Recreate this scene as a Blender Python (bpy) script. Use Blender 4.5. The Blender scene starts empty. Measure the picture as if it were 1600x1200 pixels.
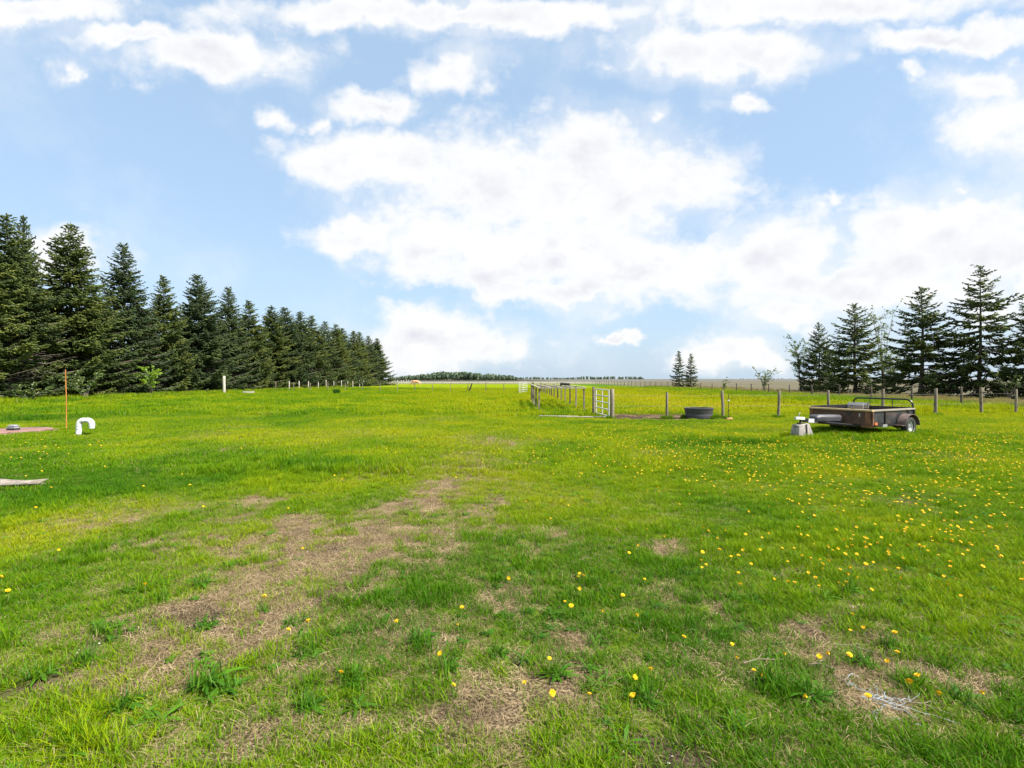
import bpy, math, random
import numpy as np
from mathutils import Vector, Matrix

SC = bpy.context.scene
COL = SC.collection
R = math.radians
rng = np.random.default_rng(7)
random.seed(7)

# ------------------------------------------------------------------ camera
EYE = 1.7            # eye height, metres
F = 800.0            # focal length in photo pixels (photo 1600 wide)
YH = 592.0           # eye-level line in the photo
cam = bpy.data.cameras.new('camera'); cam.sensor_width = 36; cam.lens = 18
cam.clip_start = 0.05; cam.clip_end = 20000
cam_o = bpy.data.objects.new('camera', cam); COL.objects.link(cam_o)
cam_o.location = (0, 0, EYE)
cam_o.rotation_euler = (R(90) - math.atan((600 - YH) / F), 0, 0)
SC.camera = cam_o
SUN_EL, SUN_AZ = R(52), R(116)      # azimuth measured from +Y (view) towards +X (right)
sun = bpy.data.lights.new('sun', 'SUN'); sun.energy = 5.0; sun.angle = R(9.0); sun.color = (1, .955, .88)
sun_o = bpy.data.objects.new('sun', sun); COL.objects.link(sun_o)
sd = Vector((math.sin(SUN_AZ) * math.cos(SUN_EL), math.cos(SUN_AZ) * math.cos(SUN_EL), math.sin(SUN_EL)))
sun_o.rotation_euler = sd.to_track_quat('Z', 'Y').to_euler()
sun_o.location = (30, 10, 40)
vs = SC.view_settings
SC.display_settings.display_device = 'sRGB'
vs.view_transform = 'Standard'; vs.look = 'None'; vs.exposure = 1.15; vs.gamma = 1.0; vs.use_curve_mapping = False


def W(px, py, h=0.0):
    d = (EYE - h) * F / (py - YH)
    return ((px - 800) / F * d, d)


class NT:
    """small wrapper to write node trees"""
    def __init__(s, tree): s.t = tree; s.l = tree.links
    def n(s, typ, ins=None, **kw):
        nd = s.t.nodes.new(typ)
        for k, v in kw.items(): setattr(nd, k, v)
        for k, v in (ins or {}).items():
            sock = nd.inputs[k]
            if isinstance(v, bpy.types.NodeSocket): s.l.new(v, sock)
            else: sock.default_value = v
        return nd
    def m(s, op, a, b=None, c=None, clamp=False):
        d = {0: a}
        if b is not None: d[1] = b
        if c is not None: d[2] = c
        return s.n('ShaderNodeMath', d, operation=op, use_clamp=clamp).outputs[0]
    def mix(s, f, a, b, blend='MIX'):
        nd = s.t.nodes.new('ShaderNodeMix'); nd.data_type = 'RGBA'; nd.blend_type = blend
        for k, v in ((0, f), (6, a), (7, b)):
            if isinstance(v, bpy.types.NodeSocket): s.l.new(v, nd.inputs[k])
            else: nd.inputs[k].default_value = (v if k == 0 else (*v, 1) if len(v) == 3 else v)
        return nd.outputs[2]
    def ss(s, v, lo, hi):
        return s.n('ShaderNodeMapRange', {0: v, 1: lo, 2: hi, 3: 0., 4: 1.}, interpolation_type='SMOOTHSTEP').outputs[0]
    def noise(s, vec, scale, detail=4, rough=.55, dist=0.):
        return s.n('ShaderNodeTexNoise', {'Vector': vec, 'Scale': scale, 'Detail': detail, 'Roughness': rough, 'Distortion': dist}).outputs[0]


# ------------------------------------------------------------------ sky
world = bpy.data.worlds.new('World'); SC.world = world; world.use_nodes = True
wt = world.node_tree; wt.nodes.clear(); w = NT(wt)
gen = w.n('ShaderNodeTexCoord').outputs['Generated']
sep = w.n('ShaderNodeSeparateXYZ', {0: gen}).outputs
az = w.m('ARCTAN2', sep[0], sep[1]); el = w.m('ARCSINE', sep[2])
sky = w.n('ShaderNodeTexSky', sky_type='NISHITA', sun_disc=False, sun_elevation=SUN_EL, sun_rotation=SUN_AZ,
          air_density=1.0, dust_density=1.2, ozone_density=1.5, altitude=700)
yf = w.m('MAXIMUM', sep[1], .02)
# cloud banks stand where the view looks: directions are taken on the plane one unit north of the viewer
gno = w.n('ShaderNodeCombineXYZ', {0: w.m('DIVIDE', sep[0], yf), 1: w.m('DIVIDE', sep[2], yf), 2: 0.}).outputs[0]
wob = w.n('ShaderNodeTexNoise', {'Vector': gno, 'Scale': 7., 'Detail': 4., 'Roughness': .6}, noise_dimensions='2D')
wobv = w.n('ShaderNodeVectorMath', {0: wob.outputs['Color'], 1: (.5, .5, .5)}, operation='SUBTRACT').outputs[0]
aew = w.n('ShaderNodeVectorMath', {0: wobv, 1: (.17, .10, 0), 2: gno}, operation='MULTIPLY_ADD').outputs[0]
CLOUDS = [(830, 300, 285, 105), (620, 255, 165, 48), (900, 250, 170, 75), (1050, 285, 125, 55), (555, 372, 85, 36), (690, 380, 130, 45),
          (850, 385, 230, 60), (1010, 425, 260, 62), (1215, 405, 150, 85), (1180, 350, 60, 50), (760, 425, 150, 35), (1310, 455, 170, 60),
          (1460, 355, 150, 58), (1560, 400, 150, 95), (1400, 425, 150, 60), (1250, 480, 150, 35), (1640, 430, 160, 110), (860, 455, 150, 25),
          (1575, 190, 120, 75), (1530, 130, 100, 45), (1660, 210, 120, 100), (1430, 120, 45, 22), (1480, 65, 190, 24),
          (330, 92, 165, 40), (200, 60, 130, 22), (700, 105, 85, 42), (590, 172, 90, 34), (430, 192, 55, 28), (500, 200, 60, 22), (105, 108, 32, 34),
          (1130, 85, 185, 46), (950, 100, 62, 28), (1330, 90, 50, 28), (1020, 180, 50, 24), (1160, 165, 60, 22),
          (690, 535, 155, 48), (590, 548, 65, 36), (780, 545, 65, 38), (1120, 550, 108, 32), (1180, 560, 60, 24), (100, 395, 85, 46), (965, 532, 30, 11),
          (700, 30, 400, 26), (1250, 10, 300, 34), (60, 20, 200, 26), (1480, 300, 40, 18), (1300, 310, 45, 20)]
best = None
for cx, cy, rx, ry in CLOUDS:
    a0 = (cx - 800) / F; e0 = (YH - cy) / F; ra = rx / F; re = ry / F
    v = w.n('ShaderNodeVectorMath', {0: aew, 1: (1 / ra, 1 / re, 0), 2: (-a0 / ra, -e0 / re, 0)}, operation='MULTIPLY_ADD').outputs[0]
    ln = w.n('ShaderNodeVectorMath', {0: v}, operation='LENGTH').outputs['Value']
    if rx < 70 and cy < 520: ln = w.m('ADD', ln, .42)
    if rx >= 140: ln = w.m('SUBTRACT', ln, .10)
    best = ln if best is None else w.n('ShaderNodeMath', {0: best, 1: ln, 2: .22}, operation='SMOOTH_MIN').outputs[0]
inside = w.m('SUBTRACT', 1.0, best)
# beyond the frame the same kind of cloud field goes on
big = w.noise(gen, 2.6, 3, .5)
outf = w.m('MAXIMUM', w.ss(w.m('ABSOLUTE', az), .80, .95), w.ss(el, .66, .8))
inside = w.m('SUBTRACT', inside, w.m('MULTIPLY', w.ss(w.m('ABSOLUTE', az), 1.0, 1.25), 3.0))
fld = w.m('MULTIPLY_ADD', w.m('SUBTRACT', big, .5), 4.0, -.1)
fld = w.m('ADD', fld, w.m('MULTIPLY_ADD', outf, 3.0, -3.0))
dens = w.m('MAXIMUM', inside, fld)
stretch = w.n('ShaderNodeVectorMath', {0: gen, 1: (1, 1, 1.5)}, operation='MULTIPLY').outputs[0]
up = w.n('ShaderNodeVectorMath', {0: stretch, 1: (.022, 0, .05)}, operation='ADD').outputs[0]
fine = w.noise(stretch, 8., 9, .60, .15)
fine_up = w.noise(up, 8., 4, .60, .15)
bil = w.n('ShaderNodeTexVoronoi', {'Vector': w.n('ShaderNodeVectorMath', {0: wobv, 1: (.09, .09, .09), 2: stretch}, operation='MULTIPLY_ADD').outputs[0], 'Scale': 13., 'Detail': 2., 'Roughness': .55}).outputs['Distance']
d2 = w.m('ADD', w.m('MULTIPLY_ADD', w.m('SUBTRACT', fine, .5), 1.7, dens), w.m('MULTIPLY_ADD', bil, -.42, .40))
mask = w.ss(d2, -.20, .58)
thin = w.noise(gen, 5.5, 6, .6)
veil = w.m('MULTIPLY', w.ss(thin, .46, .80), .30)
wisp = w.m('MULTIPLY', w.ss(w.m('MULTIPLY_ADD', w.m('SUBTRACT', thin, .5), 3.2, dens), -.45, .75), .55)
mask = w.m('MAXIMUM', w.m('MAXIMUM', mask, veil), wisp)
# undersides and thick parts read a little greyer
under = w.m('MULTIPLY_ADD', w.m('SUBTRACT', fine_up, fine), 3.4, .30, clamp=True)
core = w.m('MULTIPLY', under, w.ss(d2, .35, 1.1))
ccol = w.mix(core, (1.03, 1.03, 1.03), (.80, .80, .87))
lowhaze = w.m('POWER', w.m('SUBTRACT', 1.0, w.m('MAXIMUM', sep[2], 0.0), clamp=True), 9.0)
milky = w.mix(.70, sky.outputs[0], (2.05, 2.85, 3.75))      # thin high haze over the whole sky
bg_sky = w.n('ShaderNodeBackground', {0: w.mix(w.m('MULTIPLY', lowhaze, .97), milky, (2.30, 2.86, 3.40)), 1: .1125})
bg_cl = w.n('ShaderNodeBackground', {0: ccol, 1: .45})
mx = w.n('ShaderNodeMixShader', {0: w.m('MULTIPLY', mask, .96), 1: bg_sky.outputs[0], 2: bg_cl.outputs[0]})
w.n('ShaderNodeOutputWorld', {0: mx.outputs[0]})
world.cycles.sampling_method = 'MANUAL'; world.cycles.sample_map_resolution = 512


# ------------------------------------------------------------------ helpers
def hash2(ix, iy, seed):
    h = (ix.astype(np.int64) * 374761393 + iy.astype(np.int64) * 668265263 + seed * 1442695041) & 0xFFFFFFFF
    h = ((h ^ (h >> 13)) * 1274126177) & 0xFFFFFFFF
    h = h ^ (h >> 16)
    return (h & 0xFFFFFF) / float(0xFFFFFF)


def vnoise(x, y, s, seed=0):
    x = np.asarray(x, float) / s + 1000.3; y = np.asarray(y, float) / s + 1000.7
    ix = np.floor(x); iy = np.floor(y); fx = x - ix; fy = y - iy
    fx = fx * fx * (3 - 2 * fx); fy = fy * fy * (3 - 2 * fy)
    a = hash2(ix, iy, seed); b = hash2(ix + 1, iy, seed); c = hash2(ix, iy + 1, seed); d = hash2(ix + 1, iy + 1, seed)
    return (a * (1 - fx) + b * fx) * (1 - fy) + (c * (1 - fx) + d * fx) * fy


def fbm(x, y, s, o=4, seed=0, g=.55):
    t = 0; a = 1; n = 0
    for k in range(o):
        t = t + a * vnoise(x, y, s / 2 ** k, seed + k * 17); n += a; a *= g
    return t / n


def gz(x, y):
    """height of the ground"""
    x = np.asarray(x, float); y = np.asarray(y, float)
    r = np.hypot(x, y)
    near = np.clip(1 - r / 60, 0, 1)
    z = (fbm(x, y, 3.2, 2, 3) - .5) * .07 * near + (fbm(x, y, .5, 2, 5) - .5) * .035 * np.clip(1 - r / 14, 0, 1)
    z = z + (vnoise(x, y, 28, 9) - .5) * .18 * np.clip((r - 25) / 60, 0, 1) * np.clip(1 - (r - 200) / 300, 0, 1)
    return z


def gzf(x, y): return float(gz(np.array([x]), np.array([y]))[0])


def new_mesh(name, V, T, attrs=None, smooth=False):
    """triangles or quads from numpy arrays, float attributes per vertex"""
    V = np.asarray(V, np.float32).reshape(-1, 3); T = np.asarray(T, np.int32)
    k = T.shape[1]
    me = bpy.data.meshes.new(name)
    me.vertices.add(len(V)); me.vertices.foreach_set('co', V.ravel())
    me.loops.add(T.size); me.loops.foreach_set('vertex_index', T.ravel())
    me.polygons.add(len(T)); me.polygons.foreach_set('loop_start', np.arange(0, T.size, k, dtype=np.int32))
    me.polygons.foreach_set('loop_total', np.full(len(T), k, np.int32))
    if smooth: me.polygons.foreach_set('use_smooth', np.ones(len(T), bool))
    for an, av in (attrs or {}).items():
        at = me.attributes.new(an, 'FLOAT', 'POINT'); at.data.foreach_set('value', np.asarray(av, np.float32))
    me.update(calc_edges=True); me.validate()
    return me


class MB:
    """collects simple solids into one mesh"""
    def __init__(s): s.v = []; s.f = []
    def add(s, V, Fc):
        o = len(s.v); s.v += [tuple(p) for p in V]; s.f += [tuple(i + o for i in f) for f in Fc]; return s
    def box(s, c, size, M=None, jit=0):
        x, y, z = (k / 2 for k in size)
        V = [Vector((sx * x, sy * y, sz * z)) for sx in (-1, 1) for sy in (-1, 1) for sz in (-1, 1)]
        if jit: V = [p + Vector([random.uniform(-jit, jit) for _ in range(3)]) for p in V]
        if M is not None: V = [M @ p for p in V]
        V = [p + Vector(c) for p in V]
        return s.add(V, [(0, 1, 3, 2), (4, 6, 7, 5), (0, 4, 5, 1), (2, 3, 7, 6), (0, 2, 6, 4), (1, 5, 7, 3)])
    def hexa(s, b, t):
        """four bottom corners, four top corners (same order)"""
        return s.add(list(b) + list(t), [(3, 2, 1, 0), (4, 5, 6, 7)] + [(i, (i + 1) % 4, 4 + (i + 1) % 4, 4 + i) for i in range(4)])
    def tube(s, pts, rad, n=8, cap=True):
        pts = [Vector(p) for p in pts]
        if not hasattr(rad, '__len__'): rad = [rad] * len(pts)
        rings = []; up = None
        for i, p in enumerate(pts):
            t = (pts[min(i + 1, len(pts) - 1)] - pts[max(i - 1, 0)]).normalized()
            if up is None:
                up = Vector((0, 0, 1)) if abs(t.z) < .9 else Vector((1, 0, 0))
            a = (up - t * up.dot(t)).normalized(); b = t.cross(a); up = a
            rings.append([p + (a * math.cos(q) + b * math.sin(q)) * rad[i] for q in [2 * math.pi * k / n for k in range(n)]])
        o = len(s.v)
        for r_ in rings: s.v += [tuple(p) for p in r_]
        for i in range(len(pts) - 1):
            for k in range(n):
                k2 = (k + 1) % n
                s.f.append((o + i * n + k, o + i * n + k2, o + (i + 1) * n + k2, o + (i + 1) * n + k))
        if cap:
            s.f.append(tuple(o + k for k in reversed(range(n)))); e = o + (len(pts) - 1) * n
            s.f.append(tuple(e + k for k in range(n)))
        return s
    def lathe(s, prof, n=32, sx=1, sy=1, c=(0, 0, 0), closed=False):
        o = len(s.v); m = len(prof)
        for r_, z in prof:
            for k in range(n):
                q = 2 * math.pi * k / n
                s.v.append((c[0] + r_ * sx * math.cos(q), c[1] + r_ * sy * math.sin(q), c[2] + z))
        for i in range(m - 1 + (1 if closed else 0)):
            i2 = (i + 1) % m
            for k in range(n):
                k2 = (k + 1) % n
                s.f.append((o + i * n + k, o + i * n + k2, o + i2 * n + k2, o + i2 * n + k))
        if not closed:
            if prof[0][0] > 1e-4: s.f.append(tuple(o + k for k in reversed(range(n))))
            if prof[-1][0] > 1e-4: s.f.append(tuple(o + (m - 1) * n + k for k in range(n)))
        return s
    def mesh(s, name, mat=None, smooth=False, bevel=0):
        me = bpy.data.meshes.new(name); me.from_pydata(s.v, [], s.f)
        if bevel:
            import bmesh
            bm = bmesh.new(); bm.from_mesh(me)
            bmesh.ops.bevel(bm, geom=[e for e in bm.edges if len(e.link_faces) == 2 and e.calc_face_angle(0) > .6], offset=bevel, segments=2, affect='EDGES', profile=.6)
            bm.to_mesh(me); bm.free()
        if smooth:
            me.polygons.foreach_set('use_smooth', np.ones(len(me.polygons), bool))
            me.set_sharp_from_angle(angle=R(40))
        if mat: me.materials.append(mat)
        me.update(); return me
    def build(s, name, mat, parent=None, loc=None, smooth=False, bevel=0):
        return ob(name, s.mesh(name, mat, smooth, bevel), parent, loc)


def ob(name, me, parent=None, loc=None):
    o = bpy.data.objects.new(name, me); COL.objects.link(o)
    if parent is not None: o.parent = parent
    if loc is not None: o.location = loc
    return o


def tag(o, label=None, cat=None, group=None, kind=None):
    if label: o['label'] = label
    if cat: o['category'] = cat
    if group: o['group'] = group
    if kind: o['kind'] = kind
    return o


def thing(name, label, cat, loc=(0, 0, 0), rz=0, group=None):
    o = bpy.data.objects.new(name, None); COL.objects.link(o); o.empty_display_size = .2
    o.location = loc; o.rotation_euler = (0, 0, rz)
    return tag(o, label, cat, group)


def copy_tree(o, parent=None):
    c = o.copy(); COL.objects.link(c)
    if parent is not None: c.parent = parent
    for ch in list(o.children): copy_tree(ch, c)
    return c


# ------------------------------------------------------------------ materials
def mat(name):
    m = bpy.data.materials.new(name); m.use_nodes = True
    m.node_tree.nodes.clear(); return m, NT(m.node_tree)


def surf(name, c1, c2, scale=8, rough=.8, stretch=(1, 1, 1), bump=.3, c3=None, metal=0, detail=6, bscale=None, spec=.3):
    m, n = mat(name)
    tc = n.n('ShaderNodeTexCoord').outputs['Object']
    info = n.n('ShaderNodeObjectInfo').outputs['Random']
    off = n.n('ShaderNodeVectorMath', {0: tc, 1: n.n('ShaderNodeCombineXYZ', {0: n.m('MULTIPLY', info, 37.), 1: n.m('MULTIPLY', info, 11.), 2: 0.}).outputs[0]}, operation='ADD').outputs[0]
    v = n.n('ShaderNodeVectorMath', {0: off, 1: stretch}, operation='MULTIPLY').outputs[0]
    f = n.noise(v, scale, detail, .62)
    c = n.mix(n.ss(f, .3, .72), c1, c2)
    if c3 is not None:
        g = n.noise(off, scale * .35, 5, .65)
        c = n.mix(n.ss(g, .52, .66), c, c3)
    b = n.n('ShaderNodeBump', {'Strength': bump, 'Distance': .01, 'Height': n.noise(v, bscale or scale * 3, 5, .6)}).outputs[0]
    p = n.n('ShaderNodeBsdfPrincipled', {'Base Color': c, 'Roughness': rough, 'Metallic': metal, 'Normal': b})
    p.inputs['Specular IOR Level'].default_value = spec
    n.n('ShaderNodeOutputMaterial', {0: p.outputs[0]})
    return m


def leafmat(name, ramp, transl=.3, straw=None, rough=.55, inst=True, gloss=.04):
    """ramp: colours by a per-piece number; instanced tufts carry tint and dryness of their spot"""
    m, n = mat(name)
    br = n.n('ShaderNodeAttribute', attribute_name='brnd').outputs['Fac']
    if inst:
        ti = n.n('ShaderNodeAttribute', attribute_name='tint', attribute_type='INSTANCER').outputs['Fac']
        dr = n.n('ShaderNodeAttribute', attribute_name='dryness', attribute_type='INSTANCER').outputs['Fac']
        f = n.m('ADD', ti, n.m('MULTIPLY_ADD', br, .5, -.25), clamp=True)
    else:
        info = n.n('ShaderNodeObjectInfo').outputs['Random']
        f = n.m('ADD', br, n.m('MULTIPLY_ADD', info, .24, -.12), clamp=True)
    cr = n.n('ShaderNodeValToRGB', {0: f}); e = cr.color_ramp.elements
    while len(e) < len(ramp): e.new(.5)
    for i, (p, c) in enumerate(ramp): e[i].position = p; e[i].color = (*c, 1)
    c = cr.outputs[0]
    if inst:
        isd = n.m('GREATER_THAN', dr, n.m('FRACT', n.m('MULTIPLY', br, 7.31)))
        sc_ = n.mix(n.m('FRACT', n.m('MULTIPLY', br, 13.7)), straw[0], straw[1])
        c = n.mix(isd, c, sc_)
    df = n.n('ShaderNodeBsdfDiffuse', {0: c})
    tr = n.n('ShaderNodeBsdfTranslucent', {0: n.mix(.5, c, n.mix(1., c, (1.25, 1.25, .6), 'MULTIPLY'))})
    gl = n.n('ShaderNodeBsdfGlossy', {0: (1, 1, 1, 1), 1: rough})
    a = n.n('ShaderNodeMixShader', {0: transl, 1: df.outputs[0], 2: tr.outputs[0]})
    b = n.n('ShaderNodeMixShader', {0: gloss, 1: a.outputs[0], 2: gl.outputs[0]})
    n.n('ShaderNodeOutputMaterial', {0: b.outputs[0]})
    return m


STRAW = ((.19, .155, .06), (.32, .265, .12))
M_GRASS = leafmat('grass_blades', [(0, (.050, .148, .004)), (.35, (.116, .228, .003)), (.7, (.212, .290, .003)), (1, (.310, .335, .004))], .38, STRAW, gloss=.004)
M_STRAW = leafmat('dead_grass', [(0, (.085, .062, .036)), (.5, (.255, .188, .100)), (1, (.49, .375, .225))], .2, STRAW, gloss=.008)
M_WEED = leafmat('weed_leaves', [(0, (.030, .095, .006)), (1, (.085, .20, .008))], .3, STRAW, gloss=.012)
M_WEEDO = leafmat('weed_leaf', [(0, (.030, .10, .006)), (1, (.085, .21, .008))], .3, None, inst=False, gloss=.012)
M_SPRUCE = leafmat('spruce_needles', [(0, (.030, .052, .014)), (.45, (.076, .108, .024)), (.8, (.140, .168, .032)), (1, (.20, .215, .038))], .15, None, .6, False, .015)
M_SPRUCE2 = leafmat('spruce_needles_bluish', [(0, (.024, .044, .016)), (.45, (.060, .092, .030)), (.8, (.105, .140, .040)), (1, (.15, .175, .042))], .15, None, .6, False, .015)
M_LEAF = leafmat('young_leaves', [(0, (.055, .10, .018)), (.5, (.10, .16, .028)), (1, (.19, .25, .045))], .4, None, .5, False)
M_LIME = leafmat('lime_leaves', [(0, (.14, .26, .012)), (.5, (.22, .36, .015)), (1, (.34, .46, .02))], .4, None, .5, False)
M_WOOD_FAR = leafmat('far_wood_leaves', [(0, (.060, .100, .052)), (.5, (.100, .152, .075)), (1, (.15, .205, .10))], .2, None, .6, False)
M_BARK = surf('bark', (.075, .058, .045), (.15, .12, .095), 6, .9, (1, 1, .25), .8)
M_DEADW = surf('dead_twigs', (.13, .105, .085), (.21, .175, .145), 9, .9)
M_POST = surf('weathered_post', (.12, .098, .070), (.27, .225, .165), 10, .9, (1, 1, .12), .7, (.085, .068, .05))
M_POSTD = surf('dark_weathered_post', (.060, .046, .033), (.15, .12, .088), 10, .9, (1, 1, .12), .7, (.065, .058, .05))
M_POSTL = surf('pale_post', (.34, .31, .26), (.50, .46, .39), 10, .9, (1, 1, .12), .6, (.24, .21, .17))
M_PLANK = surf('grey_plank', (.225, .195, .155), (.36, .32, .26), 5, .85, (.15, 1, 1), .5, (.21, .18, .15))
M_PLANKY = surf('fresh_board', (.46, .33, .16), (.60, .45, .24), 5, .8, (.15, 1, 1), .4, (.35, .27, .16))
M_WIRE = surf('wire', (.10, .09, .08), (.20, .18, .16), 10, .6, metal=.6)
M_WHITE = surf('white_gate_paint', (.48, .485, .49), (.58, .585, .59), 3, .45, c3=(.38, .37, .36), bump=.1)
M_PVC = surf('white_pvc', (.56, .56, .56), (.66, .66, .66), 3, .35, c3=(.55, .54, .51), bump=.05)
M_MARK = surf('pipe_marking', (.10, .10, .11), (.2, .2, .2), 20, .6)
M_TUB = surf('grey_tub_plastic', (.045, .043, .050), (.072, .070, .078), 3, .5, (1, 1, 2), .1, (.085, .082, .082))
M_ORANGE = surf('orange_stake', (.42, .13, .03), (.55, .22, .05), 4, .55, bump=.1)
M_BROWN = surf('brown_panel', (.095, .050, .032), (.15, .085, .058), 5, .7, (.3, 1, 1), .25, (.062, .042, .033))
M_BLACKS = surf('black_sheet', (.018, .019, .021), (.045, .046, .048), 4, .45, (1, 1, 1), .2, (.10, .062, .040))
M_RUST = surf('rusty_steel', (.16, .065, .032), (.24, .12, .075), 9, .8, bump=.5, c3=(.07, .045, .035))
M_BLACKT = surf('black_tube', (.012, .012, .013), (.03, .03, .03), 8, .35, bump=.1)
M_FENDER = surf('faded_fender', (.10, .068, .058), (.17, .125, .11), 7, .55, bump=.2, c3=(.06, .045, .04))
M_TYRE = surf('tyre_rubber', (.022, .021, .020), (.05, .047, .045), 10, .85, bump=.5)
M_RIM = surf('white_rim', (.66, .66, .65), (.78, .78, .77), 6, .4, c3=(.45, .42, .38), bump=.1)
M_REDL = surf('red_lens', (.50, .022, .012), (.60, .04, .02), 5, .25, bump=.05)
M_AMBER = surf('amber_lens', (.62, .13, .04), (.7, .2, .06), 5, .3, bump=.05)
M_CONC = surf('weathered_concrete', (.25, .225, .20), (.40, .365, .33), 12, .95, bump=.8, c3=(.17, .15, .135))
M_STONE = surf('pale_stone', (.15, .125, .10), (.30, .26, .21), 11, .95, bump=.9, c3=(.17, .175, .18))
M_LID = surf('brown_lid', (.185, .098, .080), (.27, .155, .13), 5, .8, bump=.4, c3=(.14, .10, .085))
M_STEEL = surf('grey_metal', (.28, .28, .29), (.42, .42, .43), 8, .5, metal=.5)
M_DARK = surf('dark_stuff', (.012, .012, .012), (.035, .034, .033), 6, .7)
M_TAN = surf('tan_coat', (.52, .25, .13), (.62, .34, .2), 2, .75, bump=.05)
M_MANE = surf('pale_mane', (.62, .46, .30), (.7, .55, .4), 5, .8)
M_PETAL = surf('dandelion_petals', (.70, .41, .004), (.78, .54, .007), 60, .7, bump=.2)
M_STEM = surf('dandelion_stem', (.14, .2, .04), (.2, .26, .07), 20, .6)
M_TWINE = surf('baler_twine', (.26, .32, .35), (.38, .43, .45), 30, .6, bump=.2)
M_TWIGD = surf('dry_sticks', (.15, .115, .08), (.26, .205, .145), 12, .9)
M_PEB = surf('pebbles', (.32, .29, .26), (.58, .55, .51), 3, .9)
M_BRICK = surf('orange_brick', (.55, .26, .12), (.66, .36, .2), 10, .9)


# ------------------------------------------------------------------ ground maps (in metres on the ground)
def blobmap(lst):
    out = []
    for px, py, rx, ry, s in lst:
        X, d = W(px, py); out.append((X, d, rx * d / F, ry * d * d / (EYE * F), s))
    return out


DRY = blobmap([(430, 985, 330, 95, .40), (620, 850, 190, 60, .42), (730, 740, 90, 40, .40), (250, 1080, 260, 60, .40), (800, 1050, 300, 60, .28), (1290, 1030, 190, 70, .33),
               (765, 688, 60, 10, .45), (735, 715, 55, 14, .5), (690, 762, 55, 24, .75), (650, 792, 60, 22, .85), (600, 832, 70, 28, 1.0), (535, 872, 95, 32, 1.0),
               (460, 832, 80, 22, .75), (350, 930, 100, 38, 1.0), (285, 850, 40, 18, .8), (250, 1010, 80, 42, .85), (160, 1095, 90, 40, .9),
               (430, 960, 110, 50, .8), (265, 1060, 60, 45, .85), (480, 1045, 110, 50, .55), (640, 965, 55, 35, .4), (720, 1000, 55, 35, .5),
               (755, 805, 40, 28, .7), (440, 812, 55, 11, .9), (370, 804, 42, 8, .75), (415, 778, 50, 7, .7), (200, 805, 110, 22, .45),
               (190, 850, 90, 20, .5), (80, 1010, 70, 60, .3), (550, 910, 60, 30, .8), (870, 835, 26, 12, .55), (1050, 850, 46, 10, .75), (1008, 818, 24, 8, .6),
               (1270, 972, 60, 20, .6), (1235, 1005, 70, 30, .6), (1335, 955, 40, 20, .5), (1285, 1030, 60, 28, .9), (1400, 1095, 80, 36, .85),
               (1500, 1060, 80, 34, .65), (1460, 985, 50, 20, .35), (1100, 1045, 85, 40, .42), (1000, 1060, 85, 45, .38), (900, 990, 90, 40, .36),
               (870, 1090, 110, 40, .6), (700, 1115, 140, 34, .6), (1045, 935, 55, 28, .45), (1245, 890, 40, 16, .5), (820, 940, 60, 30, .45),
               (1000, 1190, 500, 40, .35), (400, 1190, 300, 40, .45), (287, 710, 26, 5, .6), (360, 702, 30, 4, .5), (1480, 715, 60, 6, .4), (560, 745, 40, 8, .45)])
PALE = blobmap([(500, 680, 270, 13, .8), (750, 692, 70, 18, .7), (170, 800, 130, 30, .6), (110, 705, 100, 14, .5), (620, 665, 150, 8, .5), (850, 780, 80, 22, .3)])
LUSH = blobmap([(480, 735, 190, 24, .8), (650, 925, 90, 36, .5), (100, 785, 110, 34, .7), (70, 890, 100, 55, .55), (1300, 840, 230, 60, .5),
                (1190, 690, 70, 6, .8), (1110, 688, 60, 6, .7), (1340, 684, 140, 9, .9), (330, 915, 40, 14, .8), (320, 1085, 60, 26, .5),
                (480, 1085, 40, 20, .7), (1200, 870, 200, 26, .4), (900, 870, 160, 34, .25), (1270, 1090, 70, 35, .45), (60, 655, 60, 4, .9), (300, 640, 300, 9, .55),
                (720, 640, 120, 6, .3), (1480, 1040, 60, 24, .5), (1560, 900, 80, 60, .5)])


def blobs(x, y, L):
    t = np.zeros_like(x)
    for X, d, sx, sy, s in L:
        t = np.maximum(t, s * np.exp(-((x - X) / sx) ** 2 - ((y - d) / sy) ** 2))
    return t


def maps(x, y):
    x = np.asarray(x, float); y = np.asarray(y, float)
    wx = x + (fbm(x, y, .8, 4, 41, .7) - .5) * 1.0; wy = y + (fbm(x, y, .8, 4, 57, .7) - .5) * 1.2
    b = blobs(wx, wy, DRY)
    n1 = np.clip((fbm(x, y, .5, 4, 11, .7) - .5) * 1.6 + .5, 0, 1); n2 = fbm(x, y, 2.2, 3, 23)
    near = np.clip(1.15 - np.hypot(x, y) / 9, 0, 1)
    dry = b * (.62 + 1.25 * n1) + near * np.clip((n1 - .45) * 1.7, 0, 1) * .5 + np.clip((n2 - .60) * 2.2, 0, .35)
    # worn strip behind the fence
    strip = np.exp(-((y - (23.0 + .1 * (x - 6.5) - .25 * np.sin(x))) / 1.75) ** 4) * np.clip((x - 3.9) / .5, 0, 1) * np.clip((9.6 - x) / 1.2, 0, 1)
    dirt = np.clip((b - .45) * 1.6, 0, 1) * np.clip((fbm(x, y, .28, 3, 77) - .54) * 7, 0, 1) + near * np.clip((fbm(x, y, .42, 3, 78) - .56) * 6, 0, 1) * .8
    dirt = np.maximum(np.clip(dirt, 0, 1), strip)
    dry = np.clip(np.maximum(dry, strip), 0, 1)
    pale = blobs(wx, wy, PALE); lush = blobs(wx, wy, LUSH)
    return dry, dirt, pale, lush


FIELD_Y = 168.0     # the pasture's back fence
FIELD_X = 27.0      # the pasture's right fence


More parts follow.
